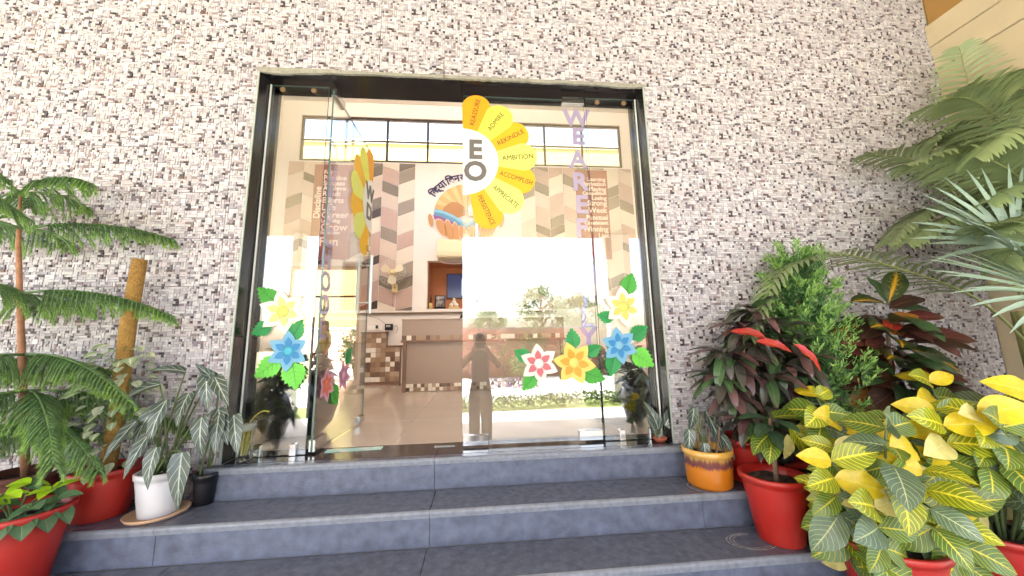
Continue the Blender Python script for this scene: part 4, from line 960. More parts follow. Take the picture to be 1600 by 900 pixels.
# ---- front-left red pot with bright broad leaves
o = (-.50, -.47, -2 * RI)
t = potted('lime_leaf_plant', 'bright lime leaved plant in a red pot on the lower step', 'potted plant', o, .335, .115, .155)
L_LIME = leaf_mat('lime_leaf', S(160, 208, 36), S(204, 230, 90), 7, .10, .07, rnd=.2); L_JADE = leaf_mat('jade_leaf', Q(84, 120, 84), Q(130, 156, 116), 7, .1, .07, rnd=.2)
LM = [uv_mesh('broad_leaf', *leaf_geo(.095, .034, ovate, .6, .25, 7, 4), m_) for m_ in (L_LIME, L_LIME, L_JADE)]
for k in range(7):
    a = k * .9 + .3; tip = Vector((.10 * math.cos(a) + .03, .08 * math.sin(a) - .02, .36 + .03 * (k % 3))); q = MB(); q.tube(curve3((.02 * math.cos(a), .02 * math.sin(a), .3), (.04 * math.cos(a), .04 * math.sin(a), .38), tip, 5), .004, 5); q.build('stalk', M_GSTEM, t)
    for j in range(5):
        b = a + j * 1.25; leaf_at(t, LM[(k + j) % 3 if k % 3 else 2], tip, (math.cos(b), math.sin(b), .35 - .25 * j / 2), (0, -.3, 1), 1.0 - .08 * j)
for k in range(8):
    a = -2.4 + k * .35; leaf_at(t, LM[2], (.13 * math.cos(a), .13 * math.sin(a), .34), (math.cos(a), math.sin(a), -.7), (math.cos(a), math.sin(a), .6), 1.15)

# ---- dark narrow-leaf croton behind, red pot on the podium
L_CD = leaf_mat('croton_dark', Q(76, 74, 66), Q(104, 96, 80), 9, .08, .06, rough=.3, rnd=.3, trans=.06); L_CG = leaf_mat('croton_green', Q(64, 92, 58), Q(120, 140, 80), 9, .08, .07, rough=.3, rnd=.25, trans=.08)
L_CR = leaf_mat('croton_red', Q(186, 62, 48), Q(224, 120, 70), 8, .1, .08, rough=.32, rnd=.2); L_CP = leaf_mat('croton_plum', Q(98, 72, 70), Q(120, 78, 70), 8, .08, .06, rough=.3, rnd=.3, trans=.06)
CRO = {k: uv_mesh('croton_leaf', *leaf_geo(.20, .029, strap, .75, .3, 9, 4, .12), m_) for k, m_ in (('d', L_CD), ('g', L_CG), ('r', L_CR), ('p', L_CP))}
o = (3.06, -.17, -RI)
t = potted('narrow_leaf_croton', 'dark narrow leaved croton with a few red leaves in a red pot', 'potted plant', o, .24, .11, .14)
rg = random.Random(31)
q = MB(); q.tube([(0, 0, .2), (.01, -.02, .45), (.03, -.04, .75)], [.012, .010, .007], 8); q.build('stem', M_BARK, t, True)
hubs = [(.04, -.12, .98), (-.05, -.15, .88), (.14, -.14, .86), (.24, -.13, .78), (-.18, -.13, .74), (.05, -.10, .78), (-.12, -.13, .70), (.16, -.14, .66), (.02, -.19, .60), (-.2, -.13, .60), (-.16, -.13, .52), (.3, -.13, .7), (.27, -.15, .45), (.20, -.15, .50), (.0, -.2, .44), (.12, -.2, .40), (-.1, -.17, .38), (.26, -.12, .60)]
for hi, h_ in enumerate(hubs):
    q = MB(); q.tube(curve3((.0, -.01, .28), (h_[0] * .4, h_[1] * .4, h_[2] * .7), h_, 6), .005, 6); q.build('twig', M_BARK, t)
    for j in range(24):
        a = j * 2.4 + hi; el = rg.uniform(-.75, .75) - (.35 if hi > 3 else 0); d = Vector((math.cos(a) * math.cos(el), math.sin(a) * math.cos(el), math.sin(el)))
        if h_[1] + d.y * .16 + o[1] > -.02: d.y = -abs(d.y)
        kk = 'd' if rg.random() < .48 else ('p' if rg.random() < .5 else 'g')
        leaf_at(t, CRO[kk], Vector(h_) + d * .01, d, (0, -.2, 1), rg.uniform(.75, 1.15))
for b_, d_ in (((-.02, -.26, .82), (-.85, -.2, .35)), ((-.08, -.27, .80), (.8, -.3, -.1)), ((.14, -.27, .78), (.6, -.3, -.55))): leaf_at(t, CRO['r'], b_, d_, (0, -.8, .6), 1.0)
# ---- front red pot, single stem
o = (2.955, -.47, -2 * RI)
t = potted('single_stem_plant', 'single stemmed young plant in a red pot with a pale scuff mark beside it', 'potted plant', o, .31, .10, .142)
q = MB(); q.tube([(.0, -.02, .26), (-.005, -.025, .42), (.005, -.02, .58)], [.013, .012, .009], 9); q.build('stem', M_BARK, t, True)
L_SAN = leaf_mat('sanchezia_green', Q(88, 122, 46), Q(244, 228, 80), 9, .26, .09, slant=.28, rough=.33, rnd=.2, shape=1.2)
L_SAN2 = leaf_mat('sanchezia_grey', Q(96, 120, 92), Q(214, 220, 160), 9, .2, .06, slant=.28, rough=.33, rnd=.2, shape=1.2)
L_SAY = leaf_mat('sanchezia_yellow', S(236, 212, 40, .8), S(240, 226, 110, .8), 9, .10, .06, slant=.28, rough=.35, rnd=.12, shape=1.2, trans=.22)
L_SAC = leaf_mat('sanchezia_cream', S(236, 226, 140, .72), S(240, 232, 168, .72), 9, .08, .06, slant=.28, rough=.4, rnd=.10, shape=1.2, trans=.22)
L_SAM = leaf_mat('sanchezia_lime', Q(140, 156, 36), S(248, 232, 60, .95), 9, .40, .12, slant=.28, rough=.33, rnd=.15, shape=1.2)
SAN = {k: uv_mesh('sanchezia_leaf', *leaf_geo(.2, .062, ovate, .75, .18, 9, 4, .07), m_) for k, m_ in (('g', L_SAN), ('s', L_SAN2), ('y', L_SAY), ('c', L_SAC), ('m', L_SAM))}
L_DG = leaf_mat('plain_dark_leaf', Q(62, 88, 66), Q(96, 118, 84), 8, .07, .06, rough=.3, rnd=.25); DG = uv_mesh('plain_leaf', *leaf_geo(.17, .038, lance, .7, .2, 8, 4), L_DG)
for k in range(14):
    a = k * 2.4; el = .3 - .07 * k; leaf_at(t, DG if k % 3 else SAN['g'], (.005, -.02, .58 - .008 * k), (math.cos(a) * .9, math.sin(a) * .6 - .35, el), (0, -.2, 1), 1.0 - .02 * k)
leaf_at(t, SAN['c'], (.08, -.08, .55), (.6, -.3, -.5), (0, -.8, .5), .65); leaf_at(t, SAN['c'], (.02, -.1, .52), (-.2, -.3, -.9), (.3, -.9, .3), .62); leaf_at(t, SAN['m'], (.05, -.08, .56), (.4, -.4, -.85), (0, -.8, .5), .8)
# ---- bushy thuja
o = (3.48, -.20, -RI)
t = potted('bushy_thuja', 'conical bright green bushy thuja against the mosaic wall', 'potted plant', o, .24, .11, .14)
q = MB(); q.tube([(0, 0, .2), (.0, -.01, .8), (.02, -.01, 1.4)], [.016, .012, .004], 8); q.build('trunk', M_BARK, t, True)
q = MB(); rg = random.Random(41)
for k in range(150):
    zz = .24 + 1.02 * (k / 150.0) ** .9; a = k * 2.39996; R_ = (.25 * (1 - (zz - .24) / 1.25) ** .7 + .03) * rg.uniform(.55, 1.35); up_ = rg.uniform(.5, 1.3)
    p0 = Vector((.01, -.01, zz)); p2 = Vector((R_ * math.cos(a) + .015, min(R_ * math.sin(a), .14), zz + R_ * up_ + rg.uniform(-.02, .06)))
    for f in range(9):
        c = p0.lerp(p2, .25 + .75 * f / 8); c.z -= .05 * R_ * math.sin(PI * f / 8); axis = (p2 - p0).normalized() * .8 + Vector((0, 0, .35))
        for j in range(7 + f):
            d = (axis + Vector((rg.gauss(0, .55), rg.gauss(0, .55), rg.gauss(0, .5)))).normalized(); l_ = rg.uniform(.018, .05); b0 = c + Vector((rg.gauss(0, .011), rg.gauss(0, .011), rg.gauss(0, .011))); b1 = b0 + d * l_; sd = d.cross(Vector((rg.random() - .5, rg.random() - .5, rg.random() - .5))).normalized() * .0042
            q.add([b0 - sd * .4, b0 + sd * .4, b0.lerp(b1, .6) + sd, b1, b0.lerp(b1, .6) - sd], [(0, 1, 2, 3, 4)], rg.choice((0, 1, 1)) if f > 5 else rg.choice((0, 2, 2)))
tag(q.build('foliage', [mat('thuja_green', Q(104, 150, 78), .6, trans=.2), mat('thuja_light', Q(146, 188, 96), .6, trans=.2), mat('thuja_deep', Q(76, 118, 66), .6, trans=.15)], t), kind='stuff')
# ---- broad croton, red and yellow
L_CY = leaf_mat('croton_yellow_rib', Q(52, 72, 40), Q(232, 176, 30), 7, .5, .22, slant=.25, rough=.28, rnd=.12, irregular=.35); L_CO = leaf_mat('croton_orange', Q(196, 128, 48), Q(230, 190, 90), 7, .1, .06, rnd=.15); L_CM = leaf_mat('croton_maroon', Q(112, 62, 56), Q(150, 92, 74), 7, .1, .06, rough=.28, rnd=.3); L_CB = leaf_mat('croton_brown', Q(74, 52, 44), Q(110, 76, 56), 7, .1, .06, rough=.28, rnd=.3)
CB = {k: uv_mesh('broad_croton_leaf', *leaf_geo(.23, .055, lance, .6, .2, 8, 4, .06), m_) for k, m_ in (('y', L_CY), ('o', L_CO), ('m', L_CM), ('b', L_CB), ('g', L_CG), ('r', L_CR))}
o = (3.95, -.24, -RI)
t = potted('broad_leaf_croton', 'broad leaved croton with maroon leaves and yellow ribbed top leaves', 'potted plant', o, .24, .11, .14)
q = MB(); q.tube([(0, 0, .2), (.0, -.04, .6), (.0, -.08, .92)], [.014, .011, .008], 8); q.build('stem', M_BARK, t, True)
rg = random.Random(51)
for d_, kk, zz, s_ in (((-.85, -.15, .28), 'y', 1.0, 1.15), ((.4, -.1, .85), 'y', 1.02, 1.1), ((-.1, .1, .9), 'g', 1.0, .9), ((.75, -.3, .1), 'g', .98, 1.0), ((.85, -.25, .45), 'b', .98, 1.0), ((.55, -.5, -.2), 'o', .95, .9), ((.1, -.7, -.25), 'g', .94, 1.0), ((-.6, -.5, -.1), 'r', .9, .8)): leaf_at(t, CB[kk], (.0, -.1, zz), d_, (0, -.55, .8), s_)
for j in range(80):
    a = j * 2.4; zz = .95 - .62 * j / 80; d = Vector((math.cos(a), math.sin(a) * .8 - .25, rg.uniform(-.7, .25)))
    if d.y > 0: d.y *= .4
    kk = rg.choice('mmbbbggy' if j % 8 else 'oor'); leaf_at(t, CB[kk], (.05 * math.cos(a), -.08 + .04 * math.sin(a), zz), d, (0, -.75, .7), rg.uniform(.9, 1.3))
# ---- sanchezia pair on the lower step
def sanchezia(o, label, pot_r, seed, spread, nst, h0):
    t = potted('sanchezia_plant', label, 'potted plant', o, .30, .12, pot_r); rg = random.Random(seed)
    for k in range(nst):
        a = k * 2.4 + seed; r = spread * (.35 + .65 * rg.random() ** .5); top = Vector((r * math.cos(a), r * math.sin(a) * .62 - .04, h0 + rg.uniform(-.22, .28)))
        q = MB(); q.tube(curve3((.05 * math.cos(a), .05 * math.sin(a), .24), (top.x * .5, top.y * .5, top.z * .75), top, 6), [.007, .007, .006, .006, .005, .005, .004], 6); q.build('stem', M_GSTEM, t, True)
        for j in range(12):
            b = a + j * 2.1 + rg.uniform(-.3, .3); lv = j // 3; el = .38 - .36 * lv + rg.uniform(-.15, .15)
            d = Vector((math.cos(b), math.sin(b), el)); base = top - Vector((0, 0, .07 * lv))
            if (base.y + d.y * .2 + o[1]) > -.1: d.y *= .2
            x = rg.random(); kk = 'y' if x < .18 else 'c' if x < .28 else 'm' if x < .66 else 'g' if x < .92 else 's'
            if lv >= 2 and rg.random() < .7: kk = rg.choice('ggs')
            leaf_at(t, SAN[kk], base, d, (-.25 + rg.uniform(-.3, .3), -1.0, .55), rg.uniform(.6, 1.0))
    return t
sanchezia((3.22, -.735, -3 * RI), 'yellow and green striped sanchezia in a red pot beside the single stemmed plant', .185, 3, .30, 14, .62)
sanchezia((3.80, -.72, -3 * RI), 'yellow and green striped sanchezia in a red pot below the fan palm', .185, 8, .38, 20, .66)
potted('spare_red_pot', 'red pot of bare soil tucked behind the single stemmed plant', 'pot', (3.22, -.46, -2 * RI), .30, .10, .135)
# ---- palms
L_PALM = mat('palm_leaflet', S(142, 160, 112, .9), .4, rnd=.2, var=.25, scale=3, trans=.2); L_PALM2 = mat('palm_leaflet_blue', S(152, 176, 156, .9), .35, rnd=.15, var=.2, scale=3, trans=.15); M_RACH = mat('palm_rachis', Q(130, 140, 84), .5)
def leaflet(q, p, d, up, L, w, droop, m=0, ns=4):
    d = Vector(d).normalized(); s_ = d.cross(Vector(up)).normalized(); pp = Vector(p); dd = d.copy(); o0 = []
    for i in range(ns + 1):
        t = i / ns; ww = w * (math.sin(PI * (.18 + .82 * t)) ** .7 if i < ns else .02); n_ = dd.cross(s_)
        o0 += [pp - s_ * ww + Vector((0, 0, ww * .4)), pp.copy(), pp + s_ * ww + Vector((0, 0, ww * .4))]
        dd = (dd + Vector((0, 0, -droop / ns))).normalized(); pp = pp + dd * (L / ns)
    fs = []
    for i in range(ns): a = 3 * i; fs += [(a, a + 1, a + 4, a + 3), (a + 1, a + 2, a + 5, a + 4)]
    q.add(o0, fs, m)
def frond(pts, n, L, w, droop, seed, tw=.55):
    rg = random.Random(seed); q = MB(); P_ = []
    for i in range(len(pts) - 1):
        a = Vector(pts[max(i - 1, 0)]); b = Vector(pts[i]); c = Vector(pts[i + 1]); d = Vector(pts[min(i + 2, len(pts) - 1)])
        for k in range(6):
            t = k / 6; P_.append(.5 * ((2 * b) + (c - a) * t + (2 * a - 5 * b + 4 * c - d) * t * t + (3 * b - a - 3 * c + d) * t ** 3))
    P_.append(Vector(pts[-1])); N_ = len(P_) - 1
    q.tube(P_, [.009 * (1 - .8 * i / N_) for i in range(N_ + 1)], 6, m=1)
    for i in range(n):
        t = .22 + .78 * i / (n - 1); f = t * N_; i0 = min(int(f), N_ - 1); c = P_[i0].lerp(P_[i0 + 1], f - i0); T = (P_[i0 + 1] - P_[i0]).normalized(); sd = T.cross(Vector((0, 0, 1)));
        if sd.length < .1: sd = Vector((0, 1, 0))
        sd.normalize(); upv = sd.cross(T)
        for sg in (-1, 1):
            ln = L * math.sin(PI * (.25 + .68 * t)) ** .8 * rg.uniform(.9, 1.08); d = sd * sg * .8 + T * tw + upv * .25
            if c.y + d.normalized().y * ln * .9 > -.02: d.y = (-.03 - c.y) / ln
            leaflet(q, c, d, upv, ln, w, droop * rg.uniform(.8, 1.2))
    return q
pt = thing('feather_palm', 'tall feather palm with arching fronds beside the side wall', 'palm', (4.78, -.42, -RI)); o = (4.78, -.42, -RI)
q = MB(); q.lathe([(.12, .001), (.16, .28), (.175, .285), (.175, .31), (.155, .31), (.15, .26), (.002, .26)], 32); q.build('pot', M_RED, pt, True)
for k in range(4):
    q = MB(); a = k * 1.6; q.tube([(.04 * math.cos(a), .04 * math.sin(a), .25), (.05 * math.cos(a), .05 * math.sin(a), .6), (.07 * math.cos(a), .06 * math.sin(a), .95)], [.028, .022, .016], 9); q.build('cane', mat('palm_cane', Q(140, 140, 90), .6, var=.25, scale=12), pt, True)
fronds = [([(4.75, -.42, .55), (4.40, -.44, .86), (3.97, -.40, 1.05), (3.62, -.36, 1.14), (3.26, -.34, 1.02), (3.02, -.36, .66)], 40, .26, .011, .7), ([(4.78, -.45, .7), (4.70, -.55, 1.38), (4.42, -.58, 1.62), (4.14, -.54, 1.72), (3.88, -.50, 1.66)], 34, .36, .014, .9),
          ([(4.82, -.42, .75), (4.84, -.48, 1.65), (4.66, -.50, 2.02), (4.40, -.47, 2.16), (4.15, -.44, 2.08)], 32, .32, .013, .8), ([(4.8, -.4, .7), (4.80, -.36, 1.3), (4.5, -.3, 1.5), (4.2, -.26, 1.42), (4.0, -.24, 1.25)], 30, .30, .013, .8),
          ([(4.82, -.45, .7), (4.9, -.7, 1.4), (4.85, -.95, 1.75), (4.8, -1.15, 1.7)], 26, .34, .014, .9), ([(4.8, -.42, .7), (4.9, -.3, 1.7), (4.95, -.3, 2.3), (4.85, -.35, 2.65)], 26, .3, .012, .6), ([(4.8, -.45, .6), (4.55, -.6, 1.0), (4.25, -.66, 1.2), (3.98, -.68, 1.22)], 28, .28, .012, .8),
          ([(4.78, -.42, .7), (4.6, -.3, 1.5), (4.35, -.22, 1.85), (4.05, -.16, 1.92)], 28, .28, .012, .7),
          ([(4.8, -.45, .8), (4.75, -.62, 1.5), (4.5, -.72, 1.75), (4.2, -.74, 1.74), (4.0, -.72, 1.6)], 36, .36, .012, 1.2), ([(4.8, -.42, .7), (4.72, -.4, 1.2), (4.5, -.38, 1.38), (4.2, -.36, 1.36), (3.98, -.36, 1.22)], 34, .32, .012, 1.1),
          ([(4.8, -.45, .6), (4.75, -.6, 1.05), (4.55, -.66, 1.25), (4.3, -.68, 1.28), (4.1, -.68, 1.2)], 34, .30, .012, 1.0), ([(4.85, -.4, .9), (4.95, -.55, 1.7), (4.8, -.72, 2.0), (4.55, -.8, 2.0), (4.35, -.82, 1.85)], 36, .34, .012, 1.1),
          ([(4.85, -.4, .9), (4.98, -.35, 1.6), (4.9, -.28, 1.95), (4.65, -.22, 2.05), (4.45, -.2, 1.95)], 32, .3, .012, 1.0),
          ([(4.9, -.45, .9), (5.0, -.62, 1.5), (4.85, -.78, 1.72), (4.6, -.86, 1.7), (4.36, -.88, 1.5)], 40, .38, .011, 1.4), ([(4.9, -.4, .8), (4.96, -.5, 1.3), (4.8, -.56, 1.5), (4.5, -.58, 1.52), (4.24, -.58, 1.4)], 38, .34, .011, 1.3),
          ([(4.9, -.4, .7), (4.95, -.5, 1.05), (4.75, -.55, 1.2), (4.5, -.56, 1.18), (4.25, -.56, 1.02)], 36, .32, .011, 1.2), ([(4.9, -.4, 1.0), (5.02, -.5, 1.9), (4.9, -.62, 2.2), (4.66, -.7, 2.2), (4.45, -.72, 2.05)], 36, .34, .011, 1.2)]
for i, (pts, n, L, w_, dr_) in enumerate(fronds):
    frond([Vector(p) + Vector((0 if i == 0 else .16 * min(1, max(0, (4.9 - p[0]) / .5)), 0, 0)) for p in pts], n, L, w_, dr_, 60 + i).build('frond', [L_PALM, M_RACH], pt, True, Matrix.Translation((-o[0], -o[1], -o[2])))
fp = thing('fan_palm', 'fan palm with stiff radiating blue green leaf blades above the sanchezia', 'palm', (4.46, -.72, -3 * RI - .0)); o = (4.42, -.72, -3 * RI + .12)
q = MB(); q.lathe([(.11, .001), (.15, .28), (.165, .285), (.165, .31), (.148, .31), (.14, .27), (.002, .27)], 32); q.build('pot', M_RED, fp, True)
q = MB(); q.tube([(0, 0, .25), (.01, 0, .6), (0, 0, .98)], [.06, .055, .04], 12); q.build('trunk', mat('palm_trunk', Q(150, 112, 86), .9, var=.3, scale=20, bump=.8, bscale=40), fp, True)
def fan_leaf(hub, axis, up, R_, n, span, seed):
    rg = random.Random(seed); q = MB(); base = Vector((0, 0, .95)); hub = Vector(hub) - Vector(o); axis = Vector(axis).normalized(); up = Vector(up); up = (up - axis * up.dot(axis)).normalized(); sd = axis.cross(up)
    q.tube(curve3(base, (base + hub) / 2 + Vector((0, 0, .08)), hub, 6), .008, 6, m=1)
    for i in range(n):
        a = rad(-span / 2 + span * i / (n - 1)); d = axis * math.cos(a) + sd * math.sin(a) + up * .06 * (i % 2); leaflet(q, hub, d, up, R_ * (1 - .25 * abs(a) / rad(span / 2)) * rg.uniform(.93, 1.05), .013, .4 * rg.uniform(.6, 1.3), 0, 5)
    return q
for i, a in enumerate((((4.22, -.84, .92), (-1, -.1, .05), (.15, -.8, .6), .62, 24, 170), ((4.30, -.70, 1.16), (-.75, -.1, .55), (.4, -.75, .5), .60, 22, 160), ((4.40, -.95, .72), (-.7, -.45, -.45), (.2, -.7, .6), .55, 22, 170), ((4.62, -.9, 1.0), (.5, -.7, .3), (-.1, -.5, .9), .55, 22, 170), ((4.45, -.6, 1.25), (-.1, .1, 1), (-.4, -.9, .1), .55, 20, 150))): fan_leaf(*a, 80 + i).build('fan_leaf', [L_PALM2, M_RACH], fp, True)

# ================================================================== PEOPLE
def skin_person(name, label, loc, rz, J, E_, cols, scale=1.0):
    """J: joint -> (x,y,z,radius); one continuous skinned surface, coloured by region"""
    names = list(J); idx = {n: i for i, n in enumerate(names)}
    me = bpy.data.meshes.new(name); me.from_pydata([J[n][:3] for n in names], [(idx[a], idx[b]) for a, b in E_], [])
    tmp = bpy.data.objects.new('tmp', me); COL.objects.link(tmp)
    md = tmp.modifiers.new('s', 'SKIN'); md.use_smooth_shade = True
    for n in names:
        sv = me.skin_vertices[0].data[idx[n]]; r = J[n][3]; sv.radius = (r, r) if not isinstance(r, tuple) else r; sv.use_root = (n == 'pelvis')
    sb = tmp.modifiers.new('u', 'SUBSURF'); sb.levels = sb.render_levels = 2
    bpy.context.view_layer.update(); ev = tmp.evaluated_get(bpy.context.evaluated_depsgraph_get()); bm = bpy.data.meshes.new_from_object(ev)
    bpy.data.objects.remove(tmp); bpy.data.meshes.remove(me)
    bm.materials.clear(); mlist = []
    for c in cols: mlist.append(c[1]); bm.materials.append(c[1])
    for p in bm.polygons:
        p.use_smooth = True
        for i, c in enumerate(cols):
            if c[0](p.center): p.material_index = i; break
    t = thing(name, label, 'person', loc); t.rotation_euler = (0, 0, rz); t.scale = (scale,) * 3
    link('body', bm, t); return t
SKIN = mat('skin', S(178, 128, 100), .5, var=.05, scale=20); HAIR = mat('black_hair', S(24, 20, 20), .4)
def head_bits(t, hz, hy=0.0, long_hair=False):
    q = MB(); q.sphere((0, hy - .022, hz + .035), .098, 14, 9, (.86, 1.0, 1.02))
    if long_hair: q.sphere((0, hy - .07, hz - .10), .075, 12, 8, (1.0, .7, 1.9))
    q.build('hair', HAIR, t, True)
    for s in (-1, 1): q = MB(); q.sphere((s * .031, hy + .083, hz + .005), .011, 8, 6); q.build('eye', M_BLACK, t, True)
    q = MB(); q.sphere((0, hy + .098, hz - .025), .014, 8, 6, (.8, .9, 1.5)); q.build('nose', SKIN, t, True)
    q = MB(); q.sphere((0, hy + .084, hz - .062), .022, 8, 5, (1, .4, .35)); q.build('mouth', mat('lips', S(140, 72, 66), .5), t, True)
    for s in (-1, 1): q = MB(); q.sphere((s * .083, hy - .005, hz - .01), .024, 8, 6, (.4, .7, 1.2)); q.build('ear', SKIN, t, True)
def base_joints(h=1.0):
    J = {'pelvis': (0, 0, .90, (.135, .10)), 'waist': (0, 0, 1.04, (.12, .09)), 'chest': (0, 0, 1.24, (.15, .105)), 'collar': (0, -.005, 1.37, (.10, .08)), 'neck': (0, 0, 1.42, .048), 'jaw': (0, .012, 1.485, .07), 'head': (0, .0, 1.555, .086), 'crown': (0, -.008, 1.61, .058)}
    E_ = [('pelvis', 'waist'), ('waist', 'chest'), ('chest', 'collar'), ('collar', 'neck'), ('neck', 'jaw'), ('jaw', 'head'), ('head', 'crown')]
    return J, E_
def limb(J, E_, s, sh, el, wr, hand, hip=None, kn=None, an=None, toe=None, grip=(0, 1, 0)):
    k = 'l' if s < 0 else 'r'
    for n, p, r, pr in (('sh', sh, .055, 'collar'), ('el', el, .040, 'sh' + k), ('wr', wr, .027, 'el' + k), ('pm', hand, (.036, .018), 'wr' + k)):
        J[n + k] = (*p, r); E_.append((pr, n + k))
    g = Vector(grip)
    for i, (dx, L) in enumerate(((-.024, .060), (-.008, .070), (.008, .066), (.022, .052))):
        b = Vector(hand) + Vector((0, 0, dx * 1.0)); a = b + g * L * .5; c = a + (g + Vector((-s * .5, .15, 0))).normalized() * L * .5
        J['fa%d%s' % (i, k)] = (*a, .0085); J['fb%d%s' % (i, k)] = (*c, .0072); E_ += [('pm' + k, 'fa%d%s' % (i, k)), ('fa%d%s' % (i, k), 'fb%d%s' % (i, k))]
    b = Vector(hand) + Vector((0, -.01, -.028)); c = b + Vector((-s * .045, -.01, -.012)); J['th' + k] = (*b, .0105); J['ti' + k] = (*c, .009); E_ += [('wr' + k, 'th' + k), ('th' + k, 'ti' + k)]
    if hip:
        for n, p, r, pr in (('hip', hip, .085, 'pelvis'), ('kn', kn, .055, 'hip' + k), ('an', an, .038, 'kn' + k), ('to', toe, (.042, .028), 'an' + k)): J[n + k] = (*p, r); E_.append((pr, n + k))
# the photographer, seen mirrored in the door
J, E_ = base_joints()
for s in (-1, 1): limb(J, E_, s, (s * .165, 0, 1.345), (s * .27, .14, 1.20), (s * .105, .355, 1.43), (s * .085, .40, 1.475), (s * .08, 0, .84), (s * .085, .02, .48), (s * .09, -.02, .09), (s * .10, .12, .04), (-s * .35, .9, .25))
for n_, r_ in (('hipl', .105), ('hipr', .105), ('knl', .088), ('knr', .088), ('anl', .07), ('anr', .07)): J[n_] = (*J[n_][:3], r_)
isarm = lambda c: c.y > .2 and c.z > 1.2
cols = [(lambda c: c.z > 1.425 or isarm(c), SKIN), (lambda c: c.z < .10, M_BLACK), (lambda c: c.z < .93, mat('dark_trousers', S(52, 52, 62), .8)), (lambda c: True, mat('grey_shirt', S(96, 96, 104), .8))]
pg = skin_person('person', 'person in grey shirt and dark trousers photographing the entrance', (1.4676, -2.745, GZ), 0, J, E_, cols)
head_bits(pg, 1.555)
ph_ = thing('mobile_phone', 'black mobile phone held up in both hands towards the door', 'phone'); ph_.matrix_world = Matrix.Translation((1.4656, -2.3294, .6355)) @ Matrix.Rotation(rad(-5.2), 4, 'Z') @ Matrix.Rotation(rad(99.0), 4, 'X')
q = MB(); q.bbox(-.075, .075, -.036, .036, 0, .009, .003); q.build('body', M_BLACK, ph_); q = MB(); q.bbox(-.072, .072, -.033, .033, .0092, .0102, .0004); q.build('screen', emis('phone_screen', S(180, 180, 180), .1), ph_)
q = MB(); q.lathe([(.002, -.0018), (.006, -.0018), (.0075, -.0002)], 16); q.build('lens', M_CHROME, ph_, True, Matrix.Translation((.055, .02, 0)))
# child in the lobby by the rear door
J, E_ = base_joints()
for s in (-1, 1): limb(J, E_, s, (s * .165, 0, 1.345), (s * .21, -.02, 1.08), (s * .20, .08, .86), (s * .195, .10, .78), (s * .09, 0, .86), (s * .10, .02, .48), (s * .105, -.02, .09), (s * .115, .12, .04), (0, .2, -1))
cols = [(lambda c: c.z > 1.425, SKIN), (lambda c: c.z < .10, M_BLACK), (lambda c: abs(c.x) > .175 and c.z < 1.0, SKIN), (lambda c: c.z < .9, mat('brown_skirt', S(84, 66, 54), .85)), (lambda c: True, mat('olive_top', S(142, 130, 52), .8))]
pc = skin_person('person', 'child in olive top and brown bottoms standing by the rear glass door', (-1.17, 4.1, 0.001), 2.6, J, E_, cols, .66); head_bits(pc, 1.555, 0, True)
# receptionist, only the hair shows over the desk
J, E_ = base_joints()
for n in list(J): x, y, z, r = J[n]; J[n] = (x, y, z - .45, r)
for s in (-1, 1): limb(J, E_, s, (s * .165, 0, .895), (s * .22, .06, .64), (s * .12, .28, .66), (s * .10, .34, .66), (s * .10, .03, .44), (s * .11, .42, .46), (s * .11, .40, .09), (s * .11, .52, .04), (-s * .2, 1, 0))
cols = [(lambda c: c.z > .975 or (c.y > .2 and c.z > .58), SKIN), (lambda c: c.z < .10, M_BLACK), (lambda c: c.z < .5, MATS['dark_trousers']), (lambda c: True, mat('white_shirt', S(214, 214, 214), .8))]
pr = skin_person('person', 'dark haired person sitting behind the reception desk', (1.20, 3.98, -.02), PI, J, E_, cols, .985); head_bits(pr, 1.105)
ch = thing('desk_chair', 'black chair behind the reception desk', 'chair', (1.20, 4.0, 0))
q = MB(); q.bbox(-.24, .24, -.24, .22, .30, .36, .02); q.build('seat', M_BLACK, ch); q = MB(); q.bbox(-.22, .22, .235, .275, .42, .84, .02); q.build('backrest', M_BLACK, ch)
for sx in (-1, 1):
    for sy in (-1, 1): q = MB(); q.tube([(sx * .2, sy * .19, 0), (sx * .2, sy * .19, .3)], .014, 8); q.build('leg', M_METAL, ch)
    q = MB(); q.tube([(sx * .15, .21, .33), (sx * .15, .25, .45)], .012, 8); q.build('back_support', M_METAL, ch)

# ================================================================== GARDEN IN FRONT (mirrored in the glass)
M_LF = [mat('bush_%d' % i, c, .6, trans=.15) for i, c in enumerate((S(92, 116, 56), S(120, 140, 68), S(70, 92, 48)))]
M_BOUG = mat('bougainvillea', S(206, 110, 120), .6, trans=.15)
def leafcloud(q, c, rx, ry, rz, n, s, rg, ms):
    for k in range(n):
        d = Vector((rg.gauss(0, 1), rg.gauss(0, 1), rg.gauss(0, 1))).normalized(); r = rg.random() ** .4 * (.8 + .35 * noise.noise(d * 2.2 + Vector(c))); p = Vector((c[0] + d.x * rx * r, c[1] + d.y * ry * r, c[2] + d.z * rz * r))
        a = Vector((rg.gauss(0, 1), rg.gauss(0, 1), rg.gauss(0, 1))).normalized(); b = a.cross(d).normalized() if a.cross(d).length > .01 else a.orthogonal(); ss = s * rg.uniform(.6, 1.3)
        q.add([p - a * ss, p + b * ss * .45, p + a * ss, p - b * ss * .45], [(0, 1, 2, 3)], rg.choice(ms))
